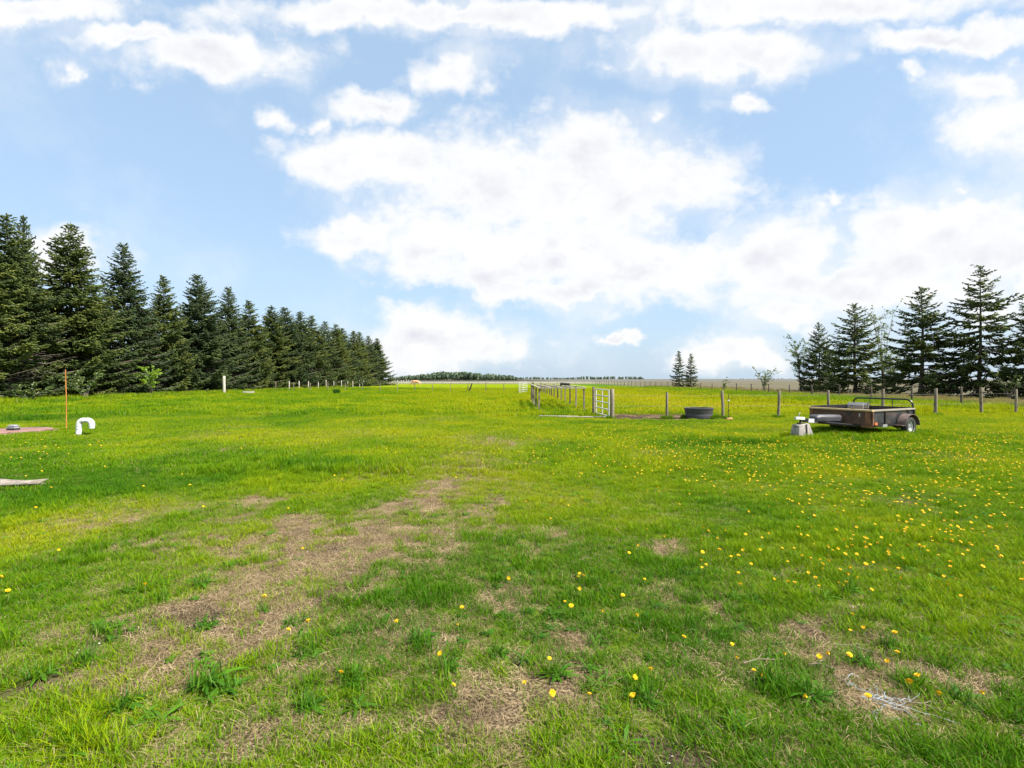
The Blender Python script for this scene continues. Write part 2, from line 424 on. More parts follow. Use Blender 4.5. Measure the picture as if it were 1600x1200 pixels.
def build_ground():
    N = 520
    u = np.linspace(-1, 1, N)
    xs = 1.6 * np.sinh(u * 9.0); xs = xs * 7000 / xs[-1]
    xs = np.where(np.abs(xs) < 1e-9, 0, xs)
    ys = 5.0 + xs * 1.0
    X, Y = np.meshgrid(xs, ys); x = X.ravel(); y = Y.ravel()
    z = gz(x, y)
    dry, dirt, pale, lush = maps(x, y)
    i = np.arange((N - 1) * (N - 1)); r = i // (N - 1); c = i % (N - 1); a = r * N + c
    T = np.stack([a, a + 1, a + N + 1, a + N], 1)
    me = new_mesh('ground', np.stack([x, y, z], 1), T, {'dry': dry, 'dirt': dirt, 'pale': pale, 'lush': lush}, True)
    m, n = mat('ground_soil_and_turf')
    tc = n.n('ShaderNodeTexCoord').outputs['Object']
    s = n.n('ShaderNodeSeparateXYZ', {0: tc}).outputs
    A = lambda k: n.n('ShaderNodeAttribute', attribute_name=k).outputs['Fac']
    f1 = n.noise(tc, 55., 4, .65); f2 = n.noise(tc, 9., 5, .6); f3 = n.noise(tc, .45, 4, .6); f4 = n.noise(tc, .05, 4, .6)
    green = n.mix(f2, (.055, .105, .006), (.135, .195, .008))
    lime = n.mix(n.noise(tc, 1.3, 5, .65), (.140, .205, .004), (.225, .245, .006))
    far = n.ss(s[1], 14., 40.)
    green = n.mix(n.m('MULTIPLY', far, n.ss(f3, .30, .62)), green, lime)
    green = n.mix(n.m('MULTIPLY', A('pale'), .55), green, (.21, .24, .06))
    green = n.mix(n.m('MULTIPLY', A('lush'), .6), green, (.045, .12, .009))
    straw = n.mix(n.ss(f1, .40, .62), (.048, .034, .022), (.29, .215, .125))
    soil = n.mix(n.ss(f1, .35, .7), (.030, .021, .015), (.105, .074, .053))
    c = n.mix(n.ss(A('dry'), .12, .6), green, straw)
    c = n.mix(n.ss(A('dirt'), .15, .7), c, soil)
    # taller rank grass along the right fence, then the stubble field beyond
    wobx = n.m('MULTIPLY_ADD', n.m('SUBTRACT', n.noise(tc, .25, 4, .6), .5), 5.0, s[0])
    rank = n.m('MULTIPLY', n.ss(wobx, 17., 20.), n.ss(s[1], 24., 30.))
    c = n.mix(n.m('MULTIPLY', rank, .85), c, n.mix(f2, (.030, .085, .012), (.060, .135, .016)))
    stv = n.n('ShaderNodeVectorMath', {0: tc, 1: (.03, .22, 0)}, operation='MULTIPLY').outputs[0]
    stub = n.mix(n.ss(n.noise(stv, 1., 6, .65), .32, .68), (.070, .064, .042), (.165, .150, .105))
    stub = n.mix(n.ss(n.noise(tc, .7, 5, .7), .5, .75), stub, (.085, .075, .038))
    stub = n.mix(n.ss(s[1], 230., 420.), stub, n.mix(n.noise(stv, .2, 3, .5), (.100, .098, .088), (.145, .138, .118)))
    woby = n.m('MULTIPLY_ADD', n.m('SUBTRACT', n.noise(tc, .08, 3, .6), .5), 10.0, s[1])
    stub = n.mix(n.m('MULTIPLY', n.ss(woby, 330., 350.), n.m('SUBTRACT', 1., n.ss(s[0], 10., 60.))), stub, (.065, .060, .045))
    pb = n.m('MULTIPLY', n.m('MULTIPLY', n.ss(woby, 172., 180.), n.m('SUBTRACT', 1., n.ss(woby, 300., 330.))), n.m('SUBTRACT', 1., n.ss(s[0], 25., 60.)))
    stub = n.mix(pb, stub, n.mix(n.ss(woby, 195., 215.), (.15, .155, .07), (.205, .20, .155)))
    fm = n.m('MAXIMUM', n.ss(n.m('MULTIPLY_ADD', n.m('SUBTRACT', n.noise(tc, .5, 4, .65), .5), 4.0, s[0]), FIELD_X + 1.2, FIELD_X + 3.2), n.ss(woby, FIELD_Y - 2, FIELD_Y + 6))
    c = n.mix(fm, c, stub)
    # rough ground and needle litter under the left trees
    un = n.m('MULTIPLY', n.m('SUBTRACT', 1., n.ss(n.m('MULTIPLY_ADD', s[1], -.06, s[0]), -42.0, -39.5)), n.m('SUBTRACT', 1., n.ss(s[1], 140., 150.)))
    c = n.mix(un, c, n.mix(f2, (.035, .030, .016), (.050, .065, .018)))
    bp = n.n('ShaderNodeBump', {'Strength': .7, 'Distance': .02, 'Height': n.noise(tc, 38., 5, .7)}).outputs[0]
    p = n.n('ShaderNodeBsdfPrincipled', {'Base Color': c, 'Roughness': .95, 'Normal': bp}); p.inputs['Specular IOR Level'].default_value = 0.0
    n.n('ShaderNodeOutputMaterial', {0: p.outputs[0]})
    me.materials.append(m)
    g = ob('ground', me); g['kind'] = 'structure'
    return g


build_ground()


# ------------------------------------------------------------------ spruces
def spindles(P, D, L, Rr, B):
    """tapered needle-clad twigs: 5 vertices, 6 triangles each"""
    n = len(P); D = D / np.maximum(np.linalg.norm(D, axis=1, keepdims=True), 1e-6)
    h = np.where(np.abs(D[:, 2:3]) < .9, np.array([[0, 0, 1.]]), np.array([[1., 0, 0]]))
    a = np.cross(D, h); a /= np.linalg.norm(a, axis=1, keepdims=True); b = np.cross(D, a)
    V = np.empty((n, 5, 3))
    V[:, 0] = P; V[:, 4] = P + D * L[:, None]
    mid = P + D * (L * .42)[:, None]
    ph = np.random.default_rng(n).uniform(0, 6.28, n)
    for k in range(3):
        q = ph + k * 2.0944
        V[:, 1 + k] = mid + (a * np.cos(q)[:, None] + b * np.sin(q)[:, None]) * Rr[:, None]
    base = (np.arange(n) * 5)[:, None]
    T = np.concatenate([base + np.array([[0, 1 + (k + 1) % 3, 1 + k]]) for k in range(3)] + [base + np.array([[4, 1 + k, 1 + (k + 1) % 3]]) for k in range(3)], 0)
    return V.reshape(-1, 3), T, np.repeat(B, 5)


def spruce_meshes(name, H, Rad, seed, gap=.36, per=6, low=.03, dens=1.0, dead=0., needle=M_SPRUCE, up=.0, tw=1.0, power=.80, bare_h=0., fat=1.35):
    g = np.random.default_rng(seed)
    P = []; D = []; L = []; RR = []; B = []
    br = MB()
    lean = g.normal(0, .012, 2)
    trunk = MB()
    zs = np.linspace(0, 1, 10)
    axis = lambda z: np.array([lean[0] * z + .05 * math.sin(z * .6 + seed), lean[1] * z + .05 * math.cos(z * .5 + seed), z])
    trunk.tube([axis(k * H * .985) for k in zs], [max(.018, H * .0145 * (1 - k) ** .9 + (.08 if i == 0 else 0)) for i, k in enumerate(zs)], 9)
    # irregular outline: each sector of the crown has its own reach
    sect = g.uniform(.78, 1.12, 9)
    z = H * low
    while z < H * .985:
        t = z / H
        nb = max(3, int(round(per * (1 - .35 * t) + g.normal(0, .7))))
        ph = g.uniform(0, 6.28)
        for k in range(nb):
            a = ph + k * 6.283 / nb + g.normal(0, .22)
            Lb = Rad * ((1 - t) ** power) * (.62 + .38 * min(1, (t - low) / .10 + .35)) * g.uniform(.70, 1.10) * sect[int((a % 6.283) / 6.283 * 9) % 9]
            Lb = max(Lb, .18)
            if g.random() < .06: Lb *= .45
            z0 = z + g.normal(0, gap * .25)
            e0 = -.22 + .72 * t ** 1.3 + up + g.normal(0, .09)
            sag = -.16 * (1 - t) + g.normal(0, .05); tip = .20 + .05 * g.normal()
            ns = max(3, int(Lb / .16 * dens))
            s = np.linspace(.10 if t > .3 else .16, 1, ns)
            rad = Lb * s * .97
            zz = z0 + Lb * (math.tan(e0) * s + sag * s * 2 * (1 - s) * 2 * .5 + tip * s ** 3 * (1 - t))
            ca, sa = math.cos(a), math.sin(a)
            ax = axis(z0)
            pts = np.stack([ax[0] + ca * rad, ax[1] + sa * rad, zz], 1)
            tang = np.gradient(pts, axis=0) if ns > 1 else np.array([[ca, sa, 0]])
            tang /= np.linalg.norm(tang, axis=1, keepdims=True)
            bb = g.uniform(.10, .70)
            isdead = dead > 0 and t < bare_h and g.random() < dead
            if Lb > .5:
                br.tube([ax.tolist() if False else [ax[0], ax[1], z0], pts[ns // 2].tolist(), pts[-1].tolist()], [.012 + .010 * Lb, .008 + .006 * Lb, .006], 4, False)
            if isdead:
                for q in range(0, ns, 2):
                    sg = g.choice([-1, 1]); d_ = tang[q] * .7 + np.array([-sa, ca, 0]) * sg * .7 + np.array([0, 0, -.3])
                    br.tube([pts[q].tolist(), (pts[q] + d_ * g.uniform(.15, .45)).tolist()], [.010, .004], 3, False)
                continue
            lat = np.array([-sa, ca, 0])
            for side in (-1, 1, 0):
                if side == 0: sel = s > .3
                else: sel = g.random(ns) < .94
                pp = pts[sel] + g.normal(0, .02, (sel.sum(), 3)); tt = tang[sel]; ss = s[sel]; m_ = len(pp)
                if m_ == 0: continue
                if side:
                    ang = g.uniform(.65, 1.15, m_)[:, None]
                    d_ = tt * np.cos(ang) + lat * side * np.sin(ang) + np.array([0, 0, 1.]) * g.normal(-.20, .20, (m_, 1))
                    ll = (.16 + .34 * Lb * (1.08 - ss) * np.clip(ss * 3, 0, 1)) * g.uniform(.7, 1.2, m_)
                    ll = np.clip(ll, .12, .85)
                else:
                    d_ = tt + g.normal(0, .25, (m_, 3)); ll = g.uniform(.16, .32, m_)
                ll = ll * tw
                r_ = fat * (.030 + .045 * np.clip(ll, 0, .5)) * g.uniform(.8, 1.25, m_)
                b_ = np.clip(bb + g.normal(0, .13, m_) + .16 * (g.random(m_) < .15), 0, 1)
                P.append(pp); D.append(d_); L.append(ll); RR.append(r_); B.append(b_)
                if side:
                    big = ll > .26
                    for rep in range(2):
                        kk = np.where(big)[0]
                        if len(kk) == 0: continue
                        fr = g.uniform(.25, .85, len(kk))
                        dn = d_[kk] / np.linalg.norm(d_[kk], axis=1, keepdims=True)
                        p2 = pp[kk] + dn * (ll[kk] * fr)[:, None]
                        d2 = dn + tt[kk] * g.uniform(.1, .9, (len(kk), 1)) + g.normal(0, .32, (len(kk), 3)) + np.array([0, 0, -.32])
                        l2 = ll[kk] * g.uniform(.35, .6, len(kk))
                        P.append(p2); D.append(d2); L.append(l2); RR.append(fat * (.028 + .040 * l2)); B.append(np.clip(b_[kk] + g.normal(.02, .13, len(kk)), 0, 1))
        z += gap * (1.12 - .62 * t) * g.uniform(.8, 1.2)
    # leader
    top = axis(H * .97)
    for k in range(14):
        a = g.uniform(0, 6.28); zt = H * .97 + g.uniform(-.35, .15)
        P.append(np.array([[top[0], top[1], zt]])); D.append(np.array([[math.cos(a) * .7, math.sin(a) * .7, .65]])); L.append(np.array([.22])); RR.append(np.array([.03])); B.append(np.array([.5]))
    P.append(np.array([[top[0], top[1], H * .955]])); D.append(np.array([[0, 0, 1.]])); L.append(np.array([H * .045 + .2])); RR.append(np.array([.045])); B.append(np.array([.55]))
    V, T, Bv = spindles(np.concatenate(P), np.concatenate(D), np.concatenate(L), np.concatenate(RR), np.concatenate(B))
    crown = new_mesh(name + '_crown', V, T, {'brnd': Bv}); crown.materials.append(needle)
    tm = trunk.mesh('trunk', M_BARK, True); bm_ = br.mesh('branches', M_DEADW if dead else M_BARK)
    return crown, tm, bm_, len(T)


VAR = [spruce_meshes('s0', 16, 5.0, 101, .36, 8, .02, dead=.30, bare_h=.30),
       spruce_meshes('s1', 16, 5.2, 102, .38, 8, .015),
       spruce_meshes('s2', 15, 4.8, 103, .37, 8, .02, needle=M_SPRUCE2, dead=.2, bare_h=.35),
       spruce_meshes('s3', 14, 4.8, 104, .35, 8, .015),
       spruce_meshes('s4', 14, 5.0, 105, .36, 8, .015, needle=M_SPRUCE2, up=.08)]
OPEN = [spruce_meshes('o0', 12, 5.4, 201, .62, 6, .05, .9, tw=1.05, power=.80, fat=1.35),
        spruce_meshes('o1', 10.5, 4.1, 202, .50, 6, .05, 1.0, tw=1.0, up=.10, fat=1.35, power=.8),
        spruce_meshes('o2', 7, 2.1, 203, .44, 7, .08, 1.1, tw=.85, up=-.05, fat=1.6, power=.72)]
print('spruce tris', [v[3] for v in VAR + OPEN])


def spruce(var, base_h, x, y, H, label, group, rz, fat=1.0, lean=(0, 0)):
    k = H / base_h
    t = thing('spruce_tree', label, 'spruce tree', (x, y, gzf(x, y) - .05), rz, group)
    t.scale = (k * fat, k * fat, k); t.rotation_euler = (lean[0], lean[1], rz)
    ob('crown', var[0], t); ob('trunk', var[1], t); ob('branches', var[2], t)
    return t


ORD = ['first', 'second', 'third', 'fourth', 'fifth', 'sixth', 'seventh', 'eighth', 'ninth', 'tenth', 'eleventh', 'twelfth', 'thirteenth', 'fourteenth',
       'fifteenth', 'sixteenth', 'seventeenth', 'eighteenth', 'nineteenth', 'twentieth', 'twenty-first', 'twenty-second']
G_ROW = 'spruces in the long row on the left'
row = [(-60, 318, 0), (16, 342, 0), (112, 355, 1), (192, 387, 2), (257, 435, 3), (313, 433, 4), (356, 453, 2), (390, 473, 3), (423, 480, 1), (447, 484, 4),
       (471, 490, 0), (487, 496, 3), (507, 505, 2), (522, 508, 1), (536, 515, 4), (553, 519, 3), (562, 520, 0), (576, 527, 2), (589, 530, 1)]
BH = [16, 16, 15, 14, 14]
desc = {0: 'broad dark spruce cut by the left picture edge, before', 1: 'dense dark spruce with bare inner twigs', 2: 'tall dark spruce with ragged layered boughs standing before the cloud',
        3: 'spruce with pale trunk showing halfway up, above the lime shrub', 4: 'narrower spruce squeezed between two broader ones', 5: 'broad pointed spruce behind the lone tall post',
        18: 'last small spruce at the far end of the left row'}
for i, (px, py, v) in enumerate(row):
    q = (px - 800) / F
    d = 44.2 / (-q + .069)
    H = EYE + (YH - py) * d / F + (.35 if i > 0 else 0)
    lab = (desc[i] + ', ' if i in desc else 'dark green spruce in the left row, ') + ORD[i] + (' along' if i in desc else ' from the near end')
    if i == 0: lab = 'broad dark spruce mostly outside the left picture edge at the near end of the row'
    spruce(VAR[v], BH[v], q * d, d, H, lab, G_ROW, random.uniform(0, 6.28), {1: 1.14, 3: 1.18, 4: 1.02}.get(i, 1.22 if i < 8 else 1.38))
for k in range(15):
    d = 46 + 6.2 * k; v = (k * 3 + 1) % 5
    spruce(VAR[v], BH[v], -44.2 + .069 * d - 5.5 - random.uniform(0, 1.5), d + random.uniform(-1, 1), 11.5 - .12 * k + random.uniform(-.8, .8), 'dark spruce of the second row, mostly hidden behind the front spruces',
           'spruces of the hidden second row', random.uniform(0, 6.28), 1.1)
# thin second leader standing just behind the tallest spruce
q = (40 - 800) / F; d = 46.5
spruce(VAR[4], 14, q * d, d, EYE + (YH - 336) * d / F, 'slim spruce behind the tallest one, its thin top poking out to the right', G_ROW, 1.0, .6)
G_R = 'spruces beyond the right fence'
for px, py, d, v, bh, lab, fat, ln, rz in [
    (1530, 416, 47, 0, 12, 'tallest right-hand spruce with open layered boughs and leaning trunk', 1.05, (0, -.03), .4),
    (1440, 447, 50, 1, 10.5, 'pointed spruce with bare dark trunk foot behind the trailer rail', 1.34, (0, 0), 1.3),
    (1337, 474, 58, 1, 10.5, 'bushy spruce with a narrow tip among pale leafy saplings', 1.42, (0, 0), 4.0),
    (1281, 503, 65, 1, 10.5, 'small thin spruce half hidden in a leafy shrub, leftmost of the right-hand clump', 1.0, (0, 0), 2.6),
    (1618, 452, 44, 0, 12, 'spruce cut off by the right picture edge', 1.05, (0, 0), 2.2),
    (1061, 548, 95, 2, 7, 'taller of the two small lone spruces in the stubble field', 1.0, (0, 0), .3),
    (1079, 552, 96, 2, 7, 'shorter, drooping one of the two small lone spruces in the stubble field', 1.05, (0, 0), 2.9)]:
    q = (px - 800) / F
    spruce(OPEN[v], bh, q * d, d, EYE + (YH - py) * d / F, lab, G_R, rz, fat, ln)


# ------------------------------------------------------------------ broadleaved trees and shrubs
def leafy(name, label, cat, x, y, H, Wd, seed, nst=5, leaves=2500, ls=.09, lm=M_LEAF, base=.15, group=None, bare=0., barkm=M_DEADW, thick=.03):
    g = np.random.default_rng(seed)
    st = MB(); tips = []
    for k in range(nst):
        a = g.uniform(0, 6.28); rr = Wd * .5 * g.uniform(.25, .95)
        h = H * g.uniform(.7, 1.0)
        p0 = np.array([g.normal(0, .08 * Wd * .3), g.normal(0, .08 * Wd * .3), 0])
        p3 = np.array([math.cos(a) * rr, math.sin(a) * rr, h])
        pm = p0 * .5 + p3 * .5 + np.array([-math.cos(a) * rr * .15, -math.sin(a) * rr * .15, h * .06])
        pts = [p0 + (pm - p0) * t * 2 if t < .5 else pm + (p3 - pm) * (t - .5) * 2 for t in np.linspace(0, 1, 7)]
        pts = [p + g.normal(0, .02 * H * .3, 3) * (i > 0) for i, p in enumerate(pts)]
        st.tube([p.tolist() for p in pts], [thick * (1 - .8 * i / 6) for i in range(7)], 5, False)
        for j in range(9):
            i = g.integers(2, 7); q = pts[i] if i < 7 else pts[-1]
            d_ = (p3 - p0) / h * .5 + g.normal(0, .6, 3); d_[2] = abs(d_[2]) * .6
            l_ = H * g.uniform(.10, .26)
            e = q + d_ * l_
            st.tube([q.tolist(), (q + d_ * l_ * .5 + g.normal(0, .03, 3)).tolist(), e.tolist()], [thick * .35, thick * .22, thick * .1], 3, False)
            if pts[-1] is not None and g.random() > bare: tips.append((q, e))
    t = thing(name, label, cat, (x, y, gzf(x, y) - .03), 0, group)
    if cat == 'tree': st.build('trunk', barkm, t)
    else: st.build('stems', barkm, t)
    n = leaves
    if n:
        idx = g.integers(0, len(tips), n); A = np.array([q[0] for q in tips])[idx]; E = np.array([q[1] for q in tips])[idx]
        C = A + (E - A) * g.uniform(.05, 1.12, n)[:, None] + g.normal(0, .012 * H, (n, 3))
        C[:, 2] = np.maximum(C[:, 2], base * H * g.uniform(.5, 1, n))
        a = g.normal(0, 1, (n, 3)); a /= np.linalg.norm(a, axis=1, keepdims=True)
        b = np.cross(a, g.normal(0, 1, (n, 3))); b /= np.linalg.norm(b, axis=1, keepdims=True)
        s = ls * g.uniform(.6, 1.3, n)[:, None]
        V = np.stack([C - a * s, C + b * s * .55, C + a * s, C - b * s * .55], 1).reshape(-1, 3)
        T = (np.arange(n) * 4)[:, None] + np.array([[0, 1, 2, 3]])
        cl = np.clip(np.repeat(g.uniform(.2, .8, len(tips))[idx] + g.normal(0, .15, n), 4), 0, 1)
        me = new_mesh('crown', V, T, {'brnd': cl}); me.materials.append(lm)
        ob('crown' if cat == 'tree' else 'foliage', me, t)
    return t


for i, (px, d, H, lab) in enumerate([(70, 53, 9.5, 'pale green leafy tree showing in the gap right of the tallest spruce'), (160, 58, 9, 'pale leafy tree glimpsed between the second and third big spruces'),
                                     (232, 64, 8.5, 'leafy tree behind the narrow squeezed spruce'), (282, 70, 8.5, 'leafy tree glimpsed left of the broad pointed spruce'),
                                     (338, 78, 8, 'leafy tree low behind the sixth and seventh spruces'), (20, 49, 8, 'leafy tree deep in the shade at the left picture edge')]):
    q = (px - 800) / F
    leafy('leafy_tree', lab, 'tree', q * d, d, H, 5, 300 + i, 6, 3800, .13, group='leafy trees behind the spruce row', thick=.07)
x, y = W(210, 619); leafy('shrub', 'lime yellow shrub at the edge of the spruce row', 'shrub', x + 1.0, y + 1, 2.9, 2.2, 320, 6, 1500, .10, M_LIME, .1)
x, y = W(118, 624); leafy('shrub', 'low bright green shrub behind the orange stake', 'shrub', x, y + 1, 2.2, 3.6, 321, 8, 2200, .10, M_LEAF, .05)
x, y = W(20, 627); leafy('shrub', 'low green undergrowth bush under the tallest spruce', 'shrub', x, y + 1, 1.5, 4.0, 322, 8, 1500, .10, M_LEAF, .05)
x, y = W(300, 614); leafy('shrub', 'low green bush under the broad pointed spruce', 'shrub', x, y + 1, 1.2, 4.5, 323, 8, 1300, .10, M_LEAF, .05)
q = (1252 - 800) / F; d = 66; leafy('shrub', 'airy leafy shrub wrapped round the thin small spruce', 'shrub', q * d, d, 7.2, 5.0, 330, 9, 2600, .10, M_LEAF, .1, thick=.05)
q = (1300 - 800) / F; d = 66; leafy('shrub', 'green leafy shrub between the thin spruce and the bushy one', 'shrub', q * d, d, 6.4, 4.2, 331, 8, 2600, .10, M_LEAF, .1, thick=.05)
q = (1380 - 800) / F; d = 59; leafy('leafy_tree', 'thin pale sapling with feathery top right of the bushy spruce', 'tree', q * d, d, 9.0, 4.2, 332, 6, 1500, .10, M_LEAF, .25, thick=.06)
q = (1398 - 800) / F; d = 56; leafy('shrub', 'pale leafy bush behind the trailer, between two spruces', 'shrub', q * d, d, 5.0, 4.0, 333, 8, 2200, .09, M_LEAF, .1, thick=.05)
q = (1194 - 800) / F; d = 72; leafy('shrub', 'half bare twiggy shrub alone in the stubble by the fence', 'shrub', q * d, d, 3.3, 3.0, 334, 12, 900, .09, M_LEAF, .05, bare=.4, thick=.025)
q = (1578 - 800) / F; d = 43; leafy('shrub', 'small bare-stemmed sapling by the last right-hand fence posts', 'shrub', q * d, d, 2.6, 2.4, 335, 4, 350, .08, M_LEAF, .3, thick=.03)
q = (1134 - 800) / F; d = 61; leafy('shrub', 'little leafy sprout growing beside a right-hand fence post', 'shrub', q * d, d + .4, 1.9, .9, 336, 3, 160, .08, M_LEAF, .6, thick=.02)


# far woods: crowns too far away to tell apart
def far_wood(name, label, prof, d0, d1, n, seed, per=170):
    g = np.random.default_rng(seed); VV = []; BB = []
    pxs = [p[0] for p in prof]; hs = [p[1] for p in prof]
    for k in range(n):
        px = g.uniform(pxs[0], pxs[-1]); d = g.uniform(d0, d1)
        h = np.interp(px, pxs, hs) * d0 / F + EYE
        h *= g.uniform(1.0, 1.55); wd = h * g.uniform(.35, .6)
        c = np.array([(px - 800) / F * d, d, h * .55])
        m = per
        u = g.normal(0, 1, (m, 3)); u /= np.linalg.norm(u, axis=1, keepdims=True)
        C = c + u * np.array([wd * .5, wd * .5, h * .47]) * g.uniform(.55, 1.0, (m, 1))
        a = g.normal(0, 1, (m, 3)); a /= np.linalg.norm(a, axis=1, keepdims=True)
        b = np.cross(a, u); b /= np.maximum(np.linalg.norm(b, axis=1, keepdims=True), .01)
        s = h * .085 * g.uniform(.6, 1.3, (m, 1))
        VV.append(np.stack([C - a * s, C + b * s, C + a * s, C - b * s], 1).reshape(-1, 3))
        BB.append(np.clip(np.repeat(g.uniform(.1, .8) + g.normal(0, .12, m), 4), 0, 1))
    V = np.concatenate(VV); T = (np.arange(len(V) // 4) * 4)[:, None] + np.array([[0, 1, 2, 3]])
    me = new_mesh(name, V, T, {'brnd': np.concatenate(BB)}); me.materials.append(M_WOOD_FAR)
    return tag(ob(name, me), label, 'wood', kind='stuff')


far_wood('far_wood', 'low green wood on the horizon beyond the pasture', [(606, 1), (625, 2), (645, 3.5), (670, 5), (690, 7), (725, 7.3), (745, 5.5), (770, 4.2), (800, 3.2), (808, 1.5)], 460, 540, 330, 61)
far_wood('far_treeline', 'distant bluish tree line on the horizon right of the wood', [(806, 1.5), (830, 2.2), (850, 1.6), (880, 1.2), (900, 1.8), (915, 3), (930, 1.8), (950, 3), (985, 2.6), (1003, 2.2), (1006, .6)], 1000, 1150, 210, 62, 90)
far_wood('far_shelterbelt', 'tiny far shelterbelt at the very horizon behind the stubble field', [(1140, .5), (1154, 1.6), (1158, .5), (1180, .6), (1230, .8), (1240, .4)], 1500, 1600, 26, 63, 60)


# ------------------------------------------------------------------ fences
def post_mesh(h, r, m, seed):
    g = random.Random(seed); b = MB()
    pts = [(0, 0, -.1), (g.uniform(-.01, .01), g.uniform(-.01, .01), h * .5), (0, 0, h - .015), (0, 0, h)]
    b.tube(pts, [r * 1.05, r, r * .96, r * .80], 10)
    return b.mesh('fence_post', m, True)


P_GREY = [post_mesh(1.2, .058, M_POST, s) for s in range(3)]
P_DARK = [post_mesh(1.2, .055, M_POSTD, s + 5) for s in range(3)]
P_PALE = [post_mesh(1.3, .075, M_POSTL, s + 9) for s in range(3)]
P_THIN = [post_mesh(1.18, .045, M_POST, s + 14) for s in range(3)]


def fence(name, label, group, pts, posts, hs=None, wires=(1.1, .6), hbase=1.2):
    t = thing(name, label, 'fence', (pts[0][0], pts[0][1], 0), 0, group)
    tops = []
    for i, (x, y) in enumerate(pts):
        h = (hs[i] if hs else hbase * random.uniform(.94, 1.06))
        o = ob('fence_post', posts[i % len(posts)], t, (x - pts[0][0], y - pts[0][1], gzf(x, y)))
        o.scale = (random.uniform(.9, 1.15), random.uniform(.9, 1.15), h / hbase)
        o.rotation_euler = (random.gauss(0, .018), random.gauss(0, .022), random.uniform(0, 6.28))
        tops.append((x - pts[0][0], y - pts[0][1], gzf(x, y)))
    for hgt in wires:
        b = MB(); L = []
        for i, (x, y, z) in enumerate(tops):
            L.append((x, y, z + hgt))
            if i < len(tops) - 1:
                x2, y2, z2 = tops[i + 1]; L.append(((x + x2) / 2, (y + y2) / 2, (z + z2) / 2 + hgt - .015))
        b.tube(L, .0035, 4, False); b.build('wire', M_WIRE, t)
    return t


# paddock's front fence, right of the open gate
front = [(4.25, 21.75), (6.62, 21.85), (9.03, 21.9), (11.45, 22.0), (13.85, 22.4), (16.6, 22.9), (19.4, 23.45), (22.3, 24.3), (25.0, 25.4)]
f1 = fence('paddock_fence', 'row of grey wooden posts with wire in front of the yellow paddock', 'wire fences round the pasture', front, P_GREY,
           [1.27, 1.15, 1.2, 1.2, 1.2, 1.25, 1.27, 1.3, 1.2], (1.0, .55))
f1.children[0].scale = (1.55, 1.55, 1.06)
ys_ = [26.9 + 3.85 * k for k in range(-4, 37)]
f2 = fence('boundary_fence', 'long line of dark fence posts running back along the stubble field on the right', 'wire fences round the pasture',
           [(FIELD_X + random.gauss(0, .06), yy) for yy in ys_[:1] + ys_[1:]], P_DARK, None, (1.08, .7, .35))
f3 = fence('back_fence', 'faint far fence closing the pasture before the pale field', 'wire fences round the pasture',
           [(26.6 - 2.9 * k, FIELD_Y + random.gauss(0, .15)) for k in range(0, 21)], P_THIN, None, (1.1,))
f4 = fence('row_fence', 'line of pale posts along the foot of the left spruce row', 'wire fences round the pasture',
           [(-33.0 + random.gauss(0, .1), 75.5 + 3.84 * k) for k in range(0, 25)], P_PALE, [random.uniform(1.2, 1.42) for _ in range(25)], (1.1, .6), 1.3)
f5 = fence('cross_fence', 'thin wire fence crossing the pasture in front of the far wood', 'wire fences round the pasture',
           [(-33.1 + 2.46 * k, 71.8 - .12 * k + random.gauss(0, .1)) for k in range(0, 15)], P_THIN, [1.35] + [random.uniform(1.1, 1.25) for _ in range(14)], (1.1, .55), 1.18)
# lone tall post on the left
x, y = W(350, 615.2)
b = MB().tube([(0, 0, -.1), (.01, 0, 1.0), (0, 0, 2.0), (0, 0, 2.05)], [.165, .155, .15, .13], 12)
tag(b.build('tall_post', M_POSTL, None, (x, y, gzf(x, y)), True), 'lone tall pale post standing left of the fence before the spruces', 'post')
# dark board slumped at the cross fence
x, y = -5.65, 70.3
t = thing('leaning_board', 'dark bent board leaning against a thin post of the far cross fence', 'board', (x, y, gzf(x, y)))
MB().hexa([(-.75, -.1, 0), (-.1, -.1, 0), (-.1, .1, 0), (-.75, .1, 0)], [(-.7, -.1, .12), (-.15, -.1, .2), (-.15, .1, .2), (-.7, .1, .12)]).build('foot', M_DARK, t)
MB().hexa([(-.32, -.09, .1), (-.08, -.09, .12), (-.08, .09, .12), (-.32, .09, .1)], [(.10, -.08, 1.15), (.24, -.08, 1.15), (.24, .08, 1.15), (.10, .08, 1.15)]).build('board', M_DARK, t)


def gate(label, A, B, h0, h1, rails=5, nup=1):
    A = Vector(A); B = Vector(B); dv = B - A; Lg = dv.length; dr = dv.normalized()
    t = thing('pipe_gate', label, 'gate', (A.x, A.y, gzf(A.x, A.y)), math.atan2(dr.y, dr.x), 'white pipe gates standing open')
    for k in range(rails):
        z = h0 + (h1 - h0) * k / (rails - 1)
        MB().tube([(.02, 0, z), (Lg - .02, 0, z)], .024, 8).build('rail', M_WHITE, t, smooth=True)
    for xx in [0, Lg] + [Lg * (j + 1) / (nup + 1) for j in range(nup)]:
        MB().tube([(xx, .0, h0 - .024), (xx, 0, h1 + .024)], .021 if 0 < xx < Lg else .026, 8).build('upright', M_WHITE, t, smooth=True)
    MB().box((Lg - .03, -.03, h0 + .25), (.08, .05, .06)).build('hinge', M_STEEL, t)
    MB().box((.03, -.03, h0 + .65), (.09, .05, .05)).build('latch', M_STEEL, t)
    return t


